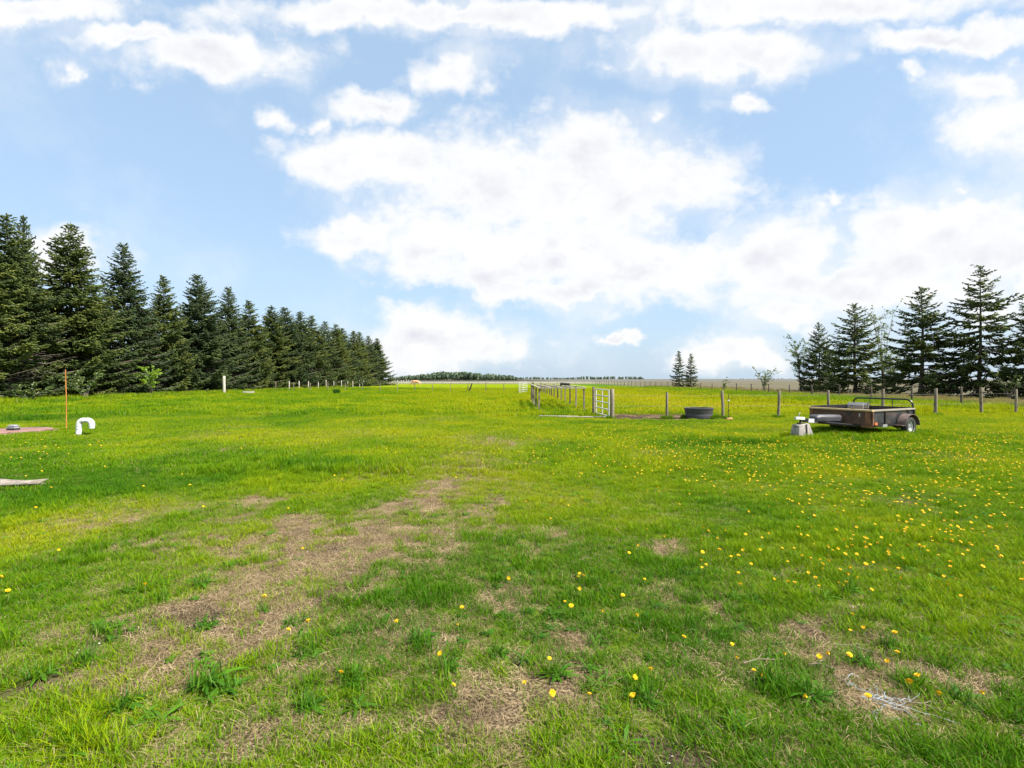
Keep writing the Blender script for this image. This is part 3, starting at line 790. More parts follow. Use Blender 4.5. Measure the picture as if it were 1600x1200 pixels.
gate('near white five-bar pipe gate standing open beside the fence corner post', (3.98, 24.2), (4.16, 21.98), .10, 1.22)
x, y = 3.88, 24.35
tag(MB().tube([(0, 0, -.1), (.01, .01, .7), (0, 0, 1.31), (0, 0, 1.33)], [.072, .068, .066, .055], 10).build('gate_post', M_POST, None, (x, y, gzf(x, y)), True),
    'brown wooden post at the free end of the near white gate', 'post')
gate('far white pipe gate hanging open in the cross fence left of the timber frame', (.85, 61.8), (1.95, 66.5), .12, 1.32, 6)

# ------------------------------------------------------------------ low timber frame (pen) with flat top
t = thing('timber_pen', 'low open timber pen of thin posts under a flat frame of grey boards', 'pen', (0, 0, 0))
LP = [(1.40, 26.7), (1.41, 30.2), (1.43, 33.4), (1.44, 36.2), (1.47, 38.9)]
RP = [(3.75, 26.6), (3.70, 29.6), (3.76, 33.2), (3.74, 36.0), (3.75, 39.0)]
HT = 1.2
pm = [MB().box((0, 0, .54), (.085, .085, 1.28), jit=.006).mesh('post', mm_, bevel=.006) for mm_ in (M_POST, M_POSTD)]
for i, (x, y) in enumerate(LP + RP):
    o = ob('post', pm[(i * 7 + i // 3) % 2], t, (x, y, gzf(x, y))); o.rotation_euler = (random.gauss(0, .015), random.gauss(0, .015), random.gauss(0, .1))
x, y = 1.62, 39.6; ob('corner_post', pm[1], t, (x, y, 0)).scale = (1.5, 1.5, 1.22)
for i in range(5):
    (x0, y0), (x1, y1) = LP[i], RP[i]
    MB().box(((x0 + x1) / 2, (y0 + y1) / 2, HT + .021), (x1 - x0 + .16, .22 if i == 0 else .14, .042), Matrix.Rotation(math.atan2(y1 - y0, x1 - x0), 3, 'Z')).build('crossbar', M_PLANK, t, bevel=.005)
for S in (LP, RP):
    for i in range(4):
        (x0, y0), (x1, y1) = S[i], S[i + 1]; L_ = math.hypot(x1 - x0, y1 - y0)
        MB().box(((x0 + x1) / 2, (y0 + y1) / 2, HT + .066), (L_ - .01, .15, .042), Matrix.Rotation(math.atan2(y1 - y0, x1 - x0), 3, 'Z')).build('side_board', M_PLANK, t, bevel=.005)
    (x0, y0), (x1, y1) = S[0], S[-1]
for k in range(1, 4):   # boards laid along the top between the sides
    xx = 1.4 + k * .59
    MB().box((xx, 32.9, HT + .062), (.15, 12.2, .034), Matrix.Rotation(random.gauss(0, .004), 3, 'Z')).build('top_board', M_PLANK, t, bevel=.004)
t2 = fence('lane_fence', 'row of thin posts continuing back from the timber pen', 'wire fences round the pasture', [(3.75 + random.gauss(0, .03), 42 + 3.1 * k) for k in range(0, 9)], P_DARK, None, (1.05,))
t = thing('old_log', 'short dark log lying on top of the timber pen', 'log', (3.35, 32.4, HT + .09), R(-6))
MB().tube([(-.30, 0, .12), (-.1, .01, .10), (.15, 0, .08), (.32, -.01, .075)], [.075, .075, .065, .07], 9).build('trunk_piece', M_DARK, t, smooth=True)
MB().box((-.24, 0, .02), (.14, .12, .08)).build('chock', M_DARK, t)
# grey planks on the grass by the gate
for i, (x, y, L_, w_, rz, lab) in enumerate([(2.05, 22.55, 1.7, .17, -.20, 'weathered plank lying leftmost in the grass before the timber pen'),
                                             (2.75, 22.15, 1.5, .2, -.30, 'wide brownish plank lying in the grass between two others by the gate'),
                                             (3.35, 22.2, 2.0, .15, .02, 'long pale plank lying in the grass, its end by the white gate')]):
    b = MB()
    for s in range(4):
        b.box((L_ * (s - 1.5) / 4, random.gauss(0, .004), .05), (L_ / 4 * .999, w_, .035))
    o = b.build('loose_plank', M_PLANK, None, (x, y, gzf(x, y)), bevel=0); o.rotation_euler = (.02, 0, rz)
    tag(o, lab, 'plank', 'loose planks in the grass by the gate')
x, y = W(388, 614.8)
t = thing('timber_beam', 'pale timber beam lying in the grass right of the lone tall post', 'timber', (x, y, gzf(x, y)), .1)
MB().box((0, 0, .16), (1.25, .3, .2), jit=.02).build('beam', M_POSTL, t, bevel=.015)
MB().box((-.3, 0, .04), (.2, .34, .1)).build('bearer', M_POST, t)

# ------------------------------------------------------------------ oval stock tub
x, y = W(1092, 655.3); y += .3; x = (1092 - 800) / F * y
t = thing('stock_tub', 'dark grey plastic oval water tub standing in the grass by the fence', 'water tub', (x, y, gzf(x, y)))
hb, ht = .0, .50
def rr(z): return .90 + .10 * z / ht
prof = [(rr(0) - .03, .0), (rr(0), .03), (rr(.20), .20), (rr(.21) - .012, .215), (rr(.23) - .012, .235), (rr(.25), .25), (rr(.43), .43)]
b = MB().lathe([(.001, 0)] + prof, 48, .60, .45)
b.lathe([(rr(.43), .43), (rr(.43) - .055, .43), (rr(.1) - .055, .05), (.001, .04)], 48, .60, .45)
b.build('tub_wall', M_TUB, t, smooth=True)
MB().lathe([(rr(.43) - .06, .425), (rr(.43) + .035, .425), (rr(.43) + .05, .445), (rr(.43) + .045, .475), (rr(.43) + .01, .485), (rr(.43) - .06, .478)], 48, .60, .45, closed=True).build('rim', M_TUB, t, smooth=True)
m, n = mat('tub_water'); p = n.n('ShaderNodeBsdfPrincipled', {'Base Color': (.02, .025, .02, 1), 'Roughness': .05}); n.n('ShaderNodeOutputMaterial', {0: p.outputs[0]})
MB().lathe([(.001, .30), (rr(.3) - .058, .30)], 48, .60, .45).build('water', m, t)
# thin rod and orange brick right of the second post
x, y = W(1138.5, 655)
t = thing('metal_rod', 'thin dark electric-fence rod with a white clip right of the fence post', 'rod', (x, y, gzf(x, y)))
MB().tube([(0, 0, -.05), (.005, 0, .5), (0, 0, 1.08)], .011, 6).build('rod', M_DARK, t)
MB().box((0, 0, .80), (.07, .06, .05)).build('insulator', M_PVC, t); MB().box((0, 0, .36), (.04, .04, .05)).build('clip', M_DARK, t)
x, y = W(1140, 656.5)
tag(MB().box((0, 0, .07), (.24, .11, .065), Matrix.Rotation(.1, 3, 'Z'), .006).build('brick', M_BRICK, None, (x, y, gzf(x, y)), bevel=.008), 'orange brick lying at the foot of the thin rod', 'brick')

# ------------------------------------------------------------------ trailer
YAW = 27.3
ax_, ay_ = 11.97, 16.56
t = thing('utility_trailer', 'old brown and black utility trailer with hoop rail, parked in the dandelions', 'trailer', (ax_, ay_, gzf(ax_, ay_)), R(180 + YAW))
# local axes: +x towards the tongue, +y towards the side facing the lawn
LEN, HW, ZB, ZT, WU = 2.30, .90, .36, .80, .66
def bb(u0, u1, v0, v1, z0, z1, M=None): return MB().box(((u0 + u1) / 2, (v0 + v1) / 2, (z0 + z1) / 2), (u1 - u0, v1 - v0, z1 - z0), M)
bb(.02, LEN - .02, -HW + .03, HW - .03, ZB, ZB + .03).build('bed_floor', M_PLANK, t)
for s in (1, -1):
    v0, v1 = sorted((s * (HW - .018), s * HW))
    bb(.03, LEN - .03, v0, v1, ZB + .035, ZT - .045).build('side_panel', M_BLACKS, t)
    for uu in (.36, 1.62):
        p0, p1 = sorted((s * (HW + .001), s * (HW + .028))); bb(uu - .022, uu + .022, p0, p1, ZB + .0, ZT - .05).build('side_post', M_BLACKT, t)
    r0, r1 = sorted((s * (HW - .05), s * (HW + .03))); bb(.0, LEN, r0, r1, ZB - .06, ZB - .002).build('frame_rail', M_BLACKT, t)
    for uu in (0.0, LEN - .05):
        p0, p1 = sorted((s * (HW - .016), s * (HW + .034))); bb(uu, uu + .05, p0, p1, ZB - .001, ZT - .046).build('corner_post', M_RUST if uu else M_BLACKT, t)
bb(.0, LEN - .06, HW - .07, HW + .035, ZT - .043, ZT).build('top_board', M_PLANK, t)
bb(.0, LEN - .06, -HW - .03, -HW + .03, ZT - .043, ZT + .045).build('top_rail', M_BLACKT, t)
bb(-.03, .03, -HW + .04, HW - .08, ZT - .043, ZT + .02).build('top_rail', M_BLACKT, t)
tag(bb(LEN - .025, LEN - .003, -HW + .02, HW - .02, ZB + .0, ZT - .046).build('front_panel', M_BROWN, t), 'brown front panel under a pale top board')
bb(LEN - .055, LEN + .05, -HW - .035, HW + .04, ZT - .042, ZT + .004).build('top_board', M_PLANKY, t)
bb(LEN - .001, LEN + .035, HW - .16, HW - .02, ZB + .0, ZT - .046).build('front_batten', M_RUST, t)
bb(LEN - .001, LEN + .02, -HW + .02, -HW + .09, ZB + .0, ZT - .046).build('front_batten', M_RUST, t)
bb(LEN - .05, LEN + .02, -HW - .02, HW + .02, ZB - .07, ZB - .003).build('front_frame', M_RUST, t)
bb(-.022, -.002, -HW + .02, HW - .02, ZB, ZT - .046).build('tailgate', M_BLACKS, t)
MB().box((LEN + .004, HW - .33, .63), (.01, .028, .10)).build('sticker', M_WHITE, t)
# hoop rail over the tailgate
hp = [(0, HW - .03, ZT - .08), (0, HW - .03, ZT + .06)]
for q in range(1, 7):
    a = q / 6 * math.pi / 2; hp.append((0, HW - .03 - .20 * (1 - math.cos(a)), ZT + .06 + .20 * math.sin(a)))
for q in range(0, 7):
    a = q / 6 * math.pi / 2; hp.append((0, -HW + .03 + .14 * (1 - math.sin(a)), ZT + .12 + .14 * math.cos(a)))
hp.append((0, -HW + .03, ZT - .08))
MB().tube(hp, .027, 8).build('hoop_rail', M_BLACKT, t, smooth=True)
for vv in (.30, -.36): MB().tube([(0, vv, ZT - .02), (0, vv, ZT + .255)], .011, 6).build('stay', M_BLACKT, t)
def wheel(s):
    wv = s * (HW + .155); r0 = .29; zc = r0 - .025
    def put(b):
        b.v = [(x_ + WU, wv + z_ * s, y_ + zc) for x_, y_, z_ in b.v]; return b
    wh = thing('wheel', None, None); wh.parent = t
    put(MB().lathe([(.19, -.085), (.25, -.092), (.277, -.075), (r0, -.05), (r0, .05), (.277, .075), (.25, .092), (.19, .085), (.17, .06), (.17, -.06)], 36, closed=True)).build('tyre', M_TYRE, wh, smooth=True)
    put(MB().lathe([(.001, .0), (.05, .0), (.07, .012), (.075, .018), (.12, .012), (.135, -.01), (.165, .03), (.178, .062), (.182, .076), (.188, .082), (.189, .05), (.15, -.03), (.001, -.03)], 36)).build('rim', M_RIM, wh, smooth=True)
    put(MB().lathe([(.001, .045), (.03, .045), (.036, .03), (.036, 0)], 16)).build('hub_cap', M_STEEL, wh, smooth=True)
    for k in range(5):
        a = k * 1.2566
        put(MB().lathe([(.001, .03), (.012, .03), (.012, .008)], 6, c=(.055 * math.cos(a), .055 * math.sin(a), 0))).build('wheel_nut', M_STEEL, wh)
        a += .63
        put(MB().lathe([(.001, .016), (.019, .016), (.019, .004)], 10, c=(.105 * math.cos(a), .105 * math.sin(a), 0))).build('rim_hole', M_DARK, wh)
    fb = MB(); n_ = 16; pr = []
    for k in range(n_ + 1):
        a = R(4) + (math.pi - R(8)) * k / n_
        pr.append((WU + math.cos(a) * .42, math.sin(a) * .37 + .28))
    i0, i1 = sorted((s * (HW + .036), s * (HW + .275)))
    for (x_, z_) in pr:
        q = (WU + (x_ - WU) * .965, .28 + (z_ - .28) * .96)
        fb.v += [(x_, i0, z_), (x_, i1, z_), (q[0], i0, q[1]), (q[0], i1, q[1])]
    for k in range(n_):
        o_ = 4 * k; fb.f += [(o_, o_ + 1, o_ + 5, o_ + 4), (o_ + 2, o_ + 6, o_ + 7, o_ + 3), (o_ + 1, o_ + 3, o_ + 7, o_ + 5), (o_, o_ + 4, o_ + 6, o_ + 2)]
    fb.f += [(0, 2, 3, 1), (4 * n_, 4 * n_ + 1, 4 * n_ + 3, 4 * n_ + 2)]
    fb.build('fender', M_FENDER, t, smooth=True)
    MB().box((WU + .47, s * (HW + .15), .325), (.14, .22, .02)).build('fender_bracket', M_FENDER, t)
wheel(1); wheel(-1)
MB().tube([(WU, -HW - .06, .265), (WU, HW + .06, .265)], .03, 8).build('axle', M_BLACKT, t)
for s in (-1, 1): MB().tube([(WU - .34, s * .78, .30), (WU, s * .78, .20), (WU + .36, s * .78, .30)], .022, 5).build('leaf_spring', M_RUST, t)
# tongue, its box and coupler
MB().hexa([(LEN - .8, -.045, .26), (LEN + 1.72, -.045, .46), (LEN + 1.72, .045, .46), (LEN - .8, .045, .26)], [(LEN - .8, -.045, .35), (LEN + 1.72, -.045, .55), (LEN + 1.72, .045, .55), (LEN - .8, .045, .35)]).build('tongue', M_BLACKT, t)
for s in (-1, 1): MB().tube([(LEN - .02, s * .62, .32), (LEN + 1.05, s * .06, .43)], .032, 6).build('tongue_brace', M_BLACKT, t)
MB().box((LEN + 1.37, 0, .48), (.44, .115, .115), Matrix.Rotation(-.08, 3, 'Y')).build('tongue_sleeve', M_WHITE, t, bevel=.008)
MB().box((LEN + 1.66, 0, .505), (.13, .10, .11), Matrix.Rotation(-.08, 3, 'Y')).build('coupler_collar', M_BLACKT, t)
MB().hexa([(LEN + 1.74, -.05, .52), (LEN + 2.12, -.035, .55), (LEN + 2.12, .035, .55), (LEN + 1.74, .05, .52)], [(LEN + 1.74, -.045, .60), (LEN + 2.10, -.03, .62), (LEN + 2.10, .03, .62), (LEN + 1.74, .045, .60)]).build('coupler', M_WHITE, t, bevel=.008)
MB().tube([(LEN + 1.95, 0, .60), (LEN + 1.97, .01, .69), (LEN + 1.92, .02, .73)], .012, 6).build('coupler_lever', M_STEEL, t)
MB().lathe([(.001, .44), (.032, .44), (.034, .54), (.02, .55)], 10, c=(LEN + 1.88, 0, 0)).build('ball_socket', M_BLACKT, t)
bx = MB()
sec = [(-.16, 0), (-.17, .13), (-.12, .19), (.12, .19), (.17, .13), (.16, 0)]
for u_ in (0, .07, 1.10, 1.20):
    k = .72 if u_ in (0, 1.20) else 1.0
    for (v_, z_) in sec: bx.v.append((LEN + .10 + u_, v_ * k, .43 + z_ * k + u_ * .03))
m_ = len(sec)
for i in range(3):
    for j in range(m_): bx.f.append((i * m_ + j, i * m_ + (j + 1) % m_, (i + 1) * m_ + (j + 1) % m_, (i + 1) * m_ + j))
bx.f += [tuple(reversed(range(m_))), tuple(3 * m_ + j for j in range(m_))]
bx.build('tongue_box', M_TUB, t, smooth=True, bevel=.012)
MB().box((LEN + .7, 0, .405), (.9, .24, .03), Matrix.Rotation(-.05, 3, 'Y')).build('box_bracket', M_BLACKT, t)
MB().box((LEN - .12, HW + .05, ZB + .035), (.12, .035, .07)).build('marker_light', M_AMBER, t, bevel=.008)
MB().box((LEN - .62, HW + .035, ZB - .03), (.24, .008, .075)).build('reflector_plate', M_STEEL, t)
MB().box((-.07, HW - .02, .34), (.10, .16, .03)).build('lamp_bracket', M_BLACKT, t)
for s in (1, -1): MB().box((-.13, s * (HW + .0), .36), (.09, .15, .14)).build('tail_light', M_REDL, t, bevel=.012)
def tw_(u, v, z):
    c, s = math.cos(R(180 + YAW)), math.sin(R(180 + YAW)); return (ax_ + c * u - s * v, ay_ + s * u + c * v, z)
t2 = thing('slatted_crate', 'pale slatted crate standing inside the trailer behind its rail', 'crate', tw_(.22, -.60, gzf(ax_, ay_) + ZB + .04), R(180 + YAW))
for k in range(5):
    for s in (-1, 1): MB().box((s * .17, 0, .05 + k * .105), (.014, .48, .08)).build('slat', M_PLANK if k % 2 else M_WHITE, t2)
for sx in (-1, 1):
    for sy in (-1, 1): MB().box((sx * .152, sy * .22, .26), (.02, .03, .54)).build('corner_batten', M_PLANK, t2)
MB().box((0, 0, .0), (.30, .48, .015)).build('base_board', M_PLANK, t2)
bx_, by_, _ = tw_(LEN + 1.84, 0, 0)
t2 = thing('prop_block', 'weathered grey concrete block propping up the trailer coupler', 'block', (bx_, by_, gzf(bx_, by_)), R(14))
MB().hexa([(-.24, -.17, 0), (.32, -.17, 0), (.32, .17, 0), (-.24, .17, 0)], [(-.20, -.14, .38), (.14, -.15, .43), (.14, .15, .43), (-.20, .14, .38)]).build('block', M_CONC, t2, bevel=.03, smooth=True)
MB().box((.03, -.168, .21), (.035, .02, .40), Matrix.Rotation(-.07, 3, 'X')).build('strap', M_DARK, t2)
MB().box((.0, 0, .425), (.18, .16, .03)).build('pad', M_POSTD, t2)

# ------------------------------------------------------------------ left foreground things
x, y = W(103, 673)
t = thing('marker_stake', 'thin tall orange stake standing in the lawn by the white pipe', 'stake', (x, y, gzf(x, y)))
MB().tube([(0, 0, -.05), (.008, 0, 1.0), (-.012, 0, 1.97)], [.014, .013, .012], 8).build('stake', M_ORANGE, t, smooth=True)
MB().tube([(-.012, 0, 1.97), (-.0125, 0, 2.0)], [.018, .014], 8).build('cap', M_RUST, t)
x, y = W(122, 681)
t = thing('vent_pipe', 'white plastic gooseneck pipe sticking out of the lawn', 'pipe', (x, y, gzf(x, y)), R(4))
lean = .06
MB().tube([(-.012, 0, -.08), (.02, 0, .30)], .072, 20).build('riser', M_PVC, t, smooth=True)
e = [(.025 + .125 * (1 - math.cos(a)), 0, .335 + .125 * math.sin(a)) for a in [math.pi / 2 * k / 8 for k in range(9)]]
MB().tube([(.021, 0, .285), (.023, 0, .31)] + e + [(.17, 0, .46)], .078, 20).build('elbow', M_PVC, t, smooth=True)
MB().tube([(.165, 0, .46), (.25, 0, .46)], .071, 20).build('bridge', M_PVC, t, smooth=True)
e2 = [(.26 + .12 * math.sin(a), 0, .335 + .125 * math.cos(a)) for a in [math.pi / 2 * k / 8 for k in range(9)]]
MB().tube([(.24, 0, .46)] + e2 + [(.38, 0, .275)], .078, 20, False).build('elbow', M_PVC, t, smooth=True)
MB().tube([(.38, 0, .30), (.38, 0, .225), (.38, 0, .225), (.38, 0, .29)], [.070, .070, .062, .062], 20, False).build('outlet', M_PVC, t, smooth=True)
for z in (.02, .20): MB().box((.005 + z * .08, -.0745, z), (.07, .004, .012)).build('print', M_MARK, t)
x, y = -15.75, 16.15
t = thing('well_lid', 'round brown wooden lid on the ground with a small metal cap', 'lid', (x, y, gzf(x, y)))
MB().lathe([(.93, .0), (.95, .015), (.95, .085), (.92, .10), (.001, .10)], 40).build('lid_disc', M_LID, t, smooth=True)
MB().lathe([(.98, .0), (1.0, .0), (1.0, .035), (.98, .045)], 40).build('ground_ring', M_CONC, t, smooth=True)
MB().box((.1, -.1, .13), (.25, .2, .06)).build('cap_base', M_DARK, t, bevel=.008)
MB().hexa([(-.02, -.19, .16), (.22, -.19, .16), (.22, -.02, .16), (-.02, -.02, .16)], [(.02, -.16, .27), (.18, -.16, .27), (.18, -.05, .27), (.02, -.05, .27)]).build('cap', M_STEEL, t, bevel=.01)
MB().box((.1, -.1, .225), (.25, .19, .02)).build('cap_rim', M_STEEL, t)
for k in range(5):
    a = 3.6 + k * .45; MB().box((.95 * math.cos(a), .95 * math.sin(a), .07), (.05, .05, .05), Matrix.Rotation(a, 3, 'Z')).build('bolt', M_RUST, t)
tag(MB().box((0, 0, .05), (.32, .26, .07), Matrix.Rotation(.3, 3, 'Z'), .03).build('flat_stone', M_LID, None, (-14.75, 16.35, gzf(-14.75, 16.35)), bevel=.02), 'small flat brown slab at the right edge of the round lid', 'slab')


def rough_stone(name, label, cat, x, y, size, rz, m, seed, sub=3):
    import bmesh
    bm = bmesh.new(); bmesh.ops.create_cube(bm, size=1)
    bmesh.ops.subdivide_edges(bm, edges=bm.edges[:], cuts=5, use_grid_fill=True)
    g = np.random.default_rng(seed)
    for v in bm.verts:
        p = v.co * 1.0
        k = 1 / (abs(p.x * 2) ** 4 + abs(p.y * 2) ** 4 + abs(p.z * 2) ** 4) ** .25
        p = p * (.75 + .25 * k) if k < 1 else p
        nn = float(fbm(np.array([p.x * 3 + seed]), np.array([p.y * 3 + p.z * 5]), 1.0, 3, seed)[0]) - .5
        v.co = Vector((p.x * size[0] * (1 + nn * .5), p.y * size[1] * (1.1 - p.x * .8 + nn * 1.3), p.z * size[2] * (1.05 - p.x * .6 + nn * 1.5)))
    me = bpy.data.meshes.new(name); bm.to_mesh(me); bm.free(); me.materials.append(m)
    me.polygons.foreach_set('use_smooth', np.ones(len(me.polygons), bool))
    o = ob(name, me, None, (x, y, gzf(x, y) + size[2] * .25)); o.rotation_euler = (0, .02, rz)
    return tag(o, label, cat)


rough_stone('stone_slab', 'long pale broken stone half sunk in the grass at the left edge', 'stone', -8.05, 7.95, (1.3, .34, .15), R(13), M_STONE, 5)
x, y = W(372, 735.5)
t = thing('wood_scrap', 'small scrap of split wood lying in the lawn', 'wood', (x, y, gzf(x, y)), .05)
MB().box((.0, .04, .05), (.25, .05, .025), Matrix.Rotation(.07, 3, 'Z'), .006).build('split_piece', M_PLANKY, t)
MB().box((.01, -.03, .03), (.23, .06, .03), Matrix.Rotation(-.05, 3, 'Z'), .006).build('split_piece', M_TWIGD, t)

# ------------------------------------------------------------------ grazing horse, far off
def skin(name, verts, edges, rad, m, parent, sub=2):
    me = bpy.data.meshes.new(name); me.from_pydata(verts, edges, []); o = ob(name, me, parent)
    md = o.modifiers.new('skin', 'SKIN'); md.use_smooth_shade = True
    for i, r_ in enumerate(rad):
        sv = me.skin_vertices[0].data[i]; sv.radius = (r_, r_) if not isinstance(r_, tuple) else r_; sv.use_root = (i == 0)
    s2 = o.modifiers.new('sub', 'SUBSURF'); s2.levels = s2.render_levels = sub
    me.materials.append(m); return o


d = 118; x = (651 - 800) / F * d
t = thing('horse', 'tan horse grazing far off behind the cross fence', 'horse', (x, d, 0), R(180))
hv_ = [(0, 0, 1.12), (.40, 0, 1.10), (.72, 0, 1.16), (1.02, 0, .98), (1.28, 0, .66), (1.42, 0, .40), (1.56, 0, .16), (-.40, 0, 1.16), (-.66, 0, 1.10)]
he = [(0, 1), (1, 2), (2, 3), (3, 4), (4, 5), (5, 6), (0, 7), (7, 8)]
hr = [.30, .30, .25, .17, .125, .115, .065, .29, .20]
for (fx, s) in ((.66, 1), (.58, -1)):
    k = len(hv_); hv_ += [(fx, .15 * s, .80), (fx + .02, .16 * s, .48), (fx + .02, .16 * s, .12), (fx + .08, .16 * s, .03)]
    he += [(1, k), (k, k + 1), (k + 1, k + 2), (k + 2, k + 3)]; hr += [.12, .062, .045, .06]
for (fx, s) in ((-.58, 1), (-.50, -1)):
    k = len(hv_); hv_ += [(fx + .08, .15 * s, .78), (fx - .10, .16 * s, .50), (fx - .04, .16 * s, .14), (fx + .02, .16 * s, .03)]
    he += [(7, k), (k, k + 1), (k + 1, k + 2), (k + 2, k + 3)]; hr += [.15, .07, .045, .06]
skin('body', hv_, he, hr, M_TAN, t)
MB().tube([(-.78, 0, 1.12), (-.90, 0, .95), (-.93, 0, .6), (-.90, 0, .35)], [.05, .07, .06, .02], 7).build('tail', M_MANE, t, smooth=True)
MB().tube([(.74, 0, 1.42), (1.0, 0, 1.2), (1.24, 0, .84), (1.36, 0, .62)], [.03, .05, .045, .02], 6).build('mane', M_MANE, t, smooth=True)
for s in (-1, 1): MB().tube([(1.30, .07 * s, .62), (1.25, .10 * s, .74)], [.035, .008], 5).build('ear', M_TAN, t)


# ------------------------------------------------------------------ grass
def blades(n, g, rad, h, lean, width, curl=.25, flat=False):
    """n grass blades spread over a disc: 7 vertices, 5 triangles each"""
    a = g.uniform(0, 6.283, n); r = rad * np.sqrt(g.uniform(0, 1, n))
    bx = r * np.cos(a); by = r * np.sin(a)
    H_ = g.uniform(*h, n); dirn = g.uniform(0, 6.283, n); ln = g.uniform(*lean, n); wd = g.uniform(*width, n)
    fa = dirn + np.pi / 2 + g.normal(0, .5, n)
    t_ = np.array([0, .4, .75, 1.0]); ww = np.array([.85, 1, .6, 0])
    V = np.empty((n, 7, 3)); k = 0
    for i in range(4):
        t = t_[i]
        if flat:
            off = H_ * t; z = .012 + H_ * ln * np.sin(t * 2.6) * .5
        else:
            off = H_ * ln * t ** 1.8; z = H_ * t * (1 - curl * np.clip(ln, 0, 1.5) * t)
        cx = bx + np.cos(dirn) * off; cy = by + np.sin(dirn) * off
        dx = np.cos(fa) * wd * ww[i] * .5; dy = np.sin(fa) * wd * ww[i] * .5
        if i < 3:
            V[:, k] = np.stack([cx - dx, cy - dy, z - (.01 if i == 0 else 0)], 1); V[:, k + 1] = np.stack([cx + dx, cy + dy, z - (.01 if i == 0 else 0)], 1); k += 2
        else: V[:, 6] = np.stack([cx, cy, z], 1)
    base = (np.arange(n) * 7)[:, None]
    T = np.concatenate([base + np.array([q]) for q in ([0, 1, 3], [0, 3, 2], [2, 3, 5], [2, 5, 4], [4, 5, 6])], 0)
    return V.reshape(-1, 3), T, np.repeat(g.random(n), 7)


def rosette(n, g, L, Wd):
    """toothed leaves lying in a ring"""
    VV = []; TT = []; BB = []; o = 0
    for k in range(n):
        a = k * 6.283 / n + g.normal(0, .25); l = g.uniform(*L); wd = l * Wd * g.uniform(.8, 1.2); el_ = g.uniform(.2, .8)
        m = 6; pts = []
        for i in range(m + 1):
            t = i / m; wv = wd * math.sin(min(1, t * 1.05) * 2.7 + .15) * (1.25 if i % 2 else .7); wv = max(wv, .002)
            rr_ = l * t * math.cos(el_ * (1 - t)); z = .015 + l * math.sin(el_) * (t - .75 * t * t)
            c = np.array([math.cos(a) * rr_, math.sin(a) * rr_, z]); p = np.array([-math.sin(a), math.cos(a), .25])
            pts += [c - p * wv * .5, c, c + p * wv * .5]
        VV += pts; b_ = g.random()
        for i in range(m):
            q = o + i * 3; TT += [(q, q + 1, q + 4), (q, q + 4, q + 3), (q + 1, q + 2, q + 5), (q + 1, q + 5, q + 4)]
        BB += [b_] * len(pts); o += len(pts)
    return np.array(VV), np.array(TT), np.array(BB)


lib = bpy.data.collections.new('tuft_library')


def libobj(name, V, T, B, m):
    me = new_mesh(name, V, T, {'brnd': B}); me.materials.append(m)
    o = bpy.data.objects.new(name, me); return o


def make_lib(name, objs):
    c = bpy.data.collections.new(name)
    for o in objs: c.objects.link(o)
    return c


g = np.random.default_rng(5)
near_lib = make_lib('near_tufts', [libobj('a%02d' % i, *blades(*a), M_GRASS) for i, a in enumerate([
    (36, g, .065, (.022, .055), (.3, 1.3), (.0022, .0042)), (36, g, .065, (.025, .060), (.2, 1.4), (.0022, .0044)), (32, g, .07, (.020, .045), (.3, 1.6), (.0022, .0040)),
    (38, g, .06, (.04, .085), (.2, 1.1), (.003, .0052)), (38, g, .06, (.04, .09), (.2, 1.2), (.003, .0052)), (44, g, .06, (.06, .13), (.2, 1.0), (.003, .0055))])]
    + [libobj('b%02d' % i, *blades(*a, flat=True), M_STRAW) for i, a in enumerate([
        (44, g, .095, (.025, .075), (.03, .30), (.0016, .0030)), (44, g, .095, (.025, .08), (.02, .25), (.0016, .0032)), (34, g, .10, (.03, .10), (.05, .38), (.0015, .0028))])]
    + [libobj('c%02d' % i, *rosette(n_, g, L_, W_), M_WEED) for i, (n_, L_, W_) in enumerate([(12, (.04, .10), .15), (10, (.035, .07), .2), (16, (.02, .045), .45)])])
mid_lib = make_lib('mid_tufts', [libobj('a%02d' % i, *blades(*a), M_GRASS) for i, a in enumerate([
    (95, g, .20, (.035, .075), (.2, 1.0), (.005, .009)), (95, g, .20, (.035, .085), (.2, 1.0), (.005, .009)), (100, g, .17, (.06, .12), (.2, .9), (.006, .010)), (100, g, .15, (.12, .22), (.15, .7), (.006, .011))])]
    + [libobj('b%02d' % i, *blades(*a, flat=True), M_STRAW) for i, a in enumerate([(70, g, .22, (.06, .16), (.03, .4), (.004, .007)), (70, g, .22, (.06, .16), (.03, .4), (.004, .007))])])
far_lib = make_lib('far_tufts', [libobj('a%02d' % i, *blades(*a), M_GRASS) for i, a in enumerate([
    (150, g, .60, (.05, .10), (.2, 1.0), (.012, .022)), (150, g, .60, (.05, .11), (.2, 1.0), (.012, .022)), (150, g, .45, (.12, .24), (.15, .7), (.012, .022)), (150, g, .40, (.25, .48), (.15, .6), (.010, .02))])])


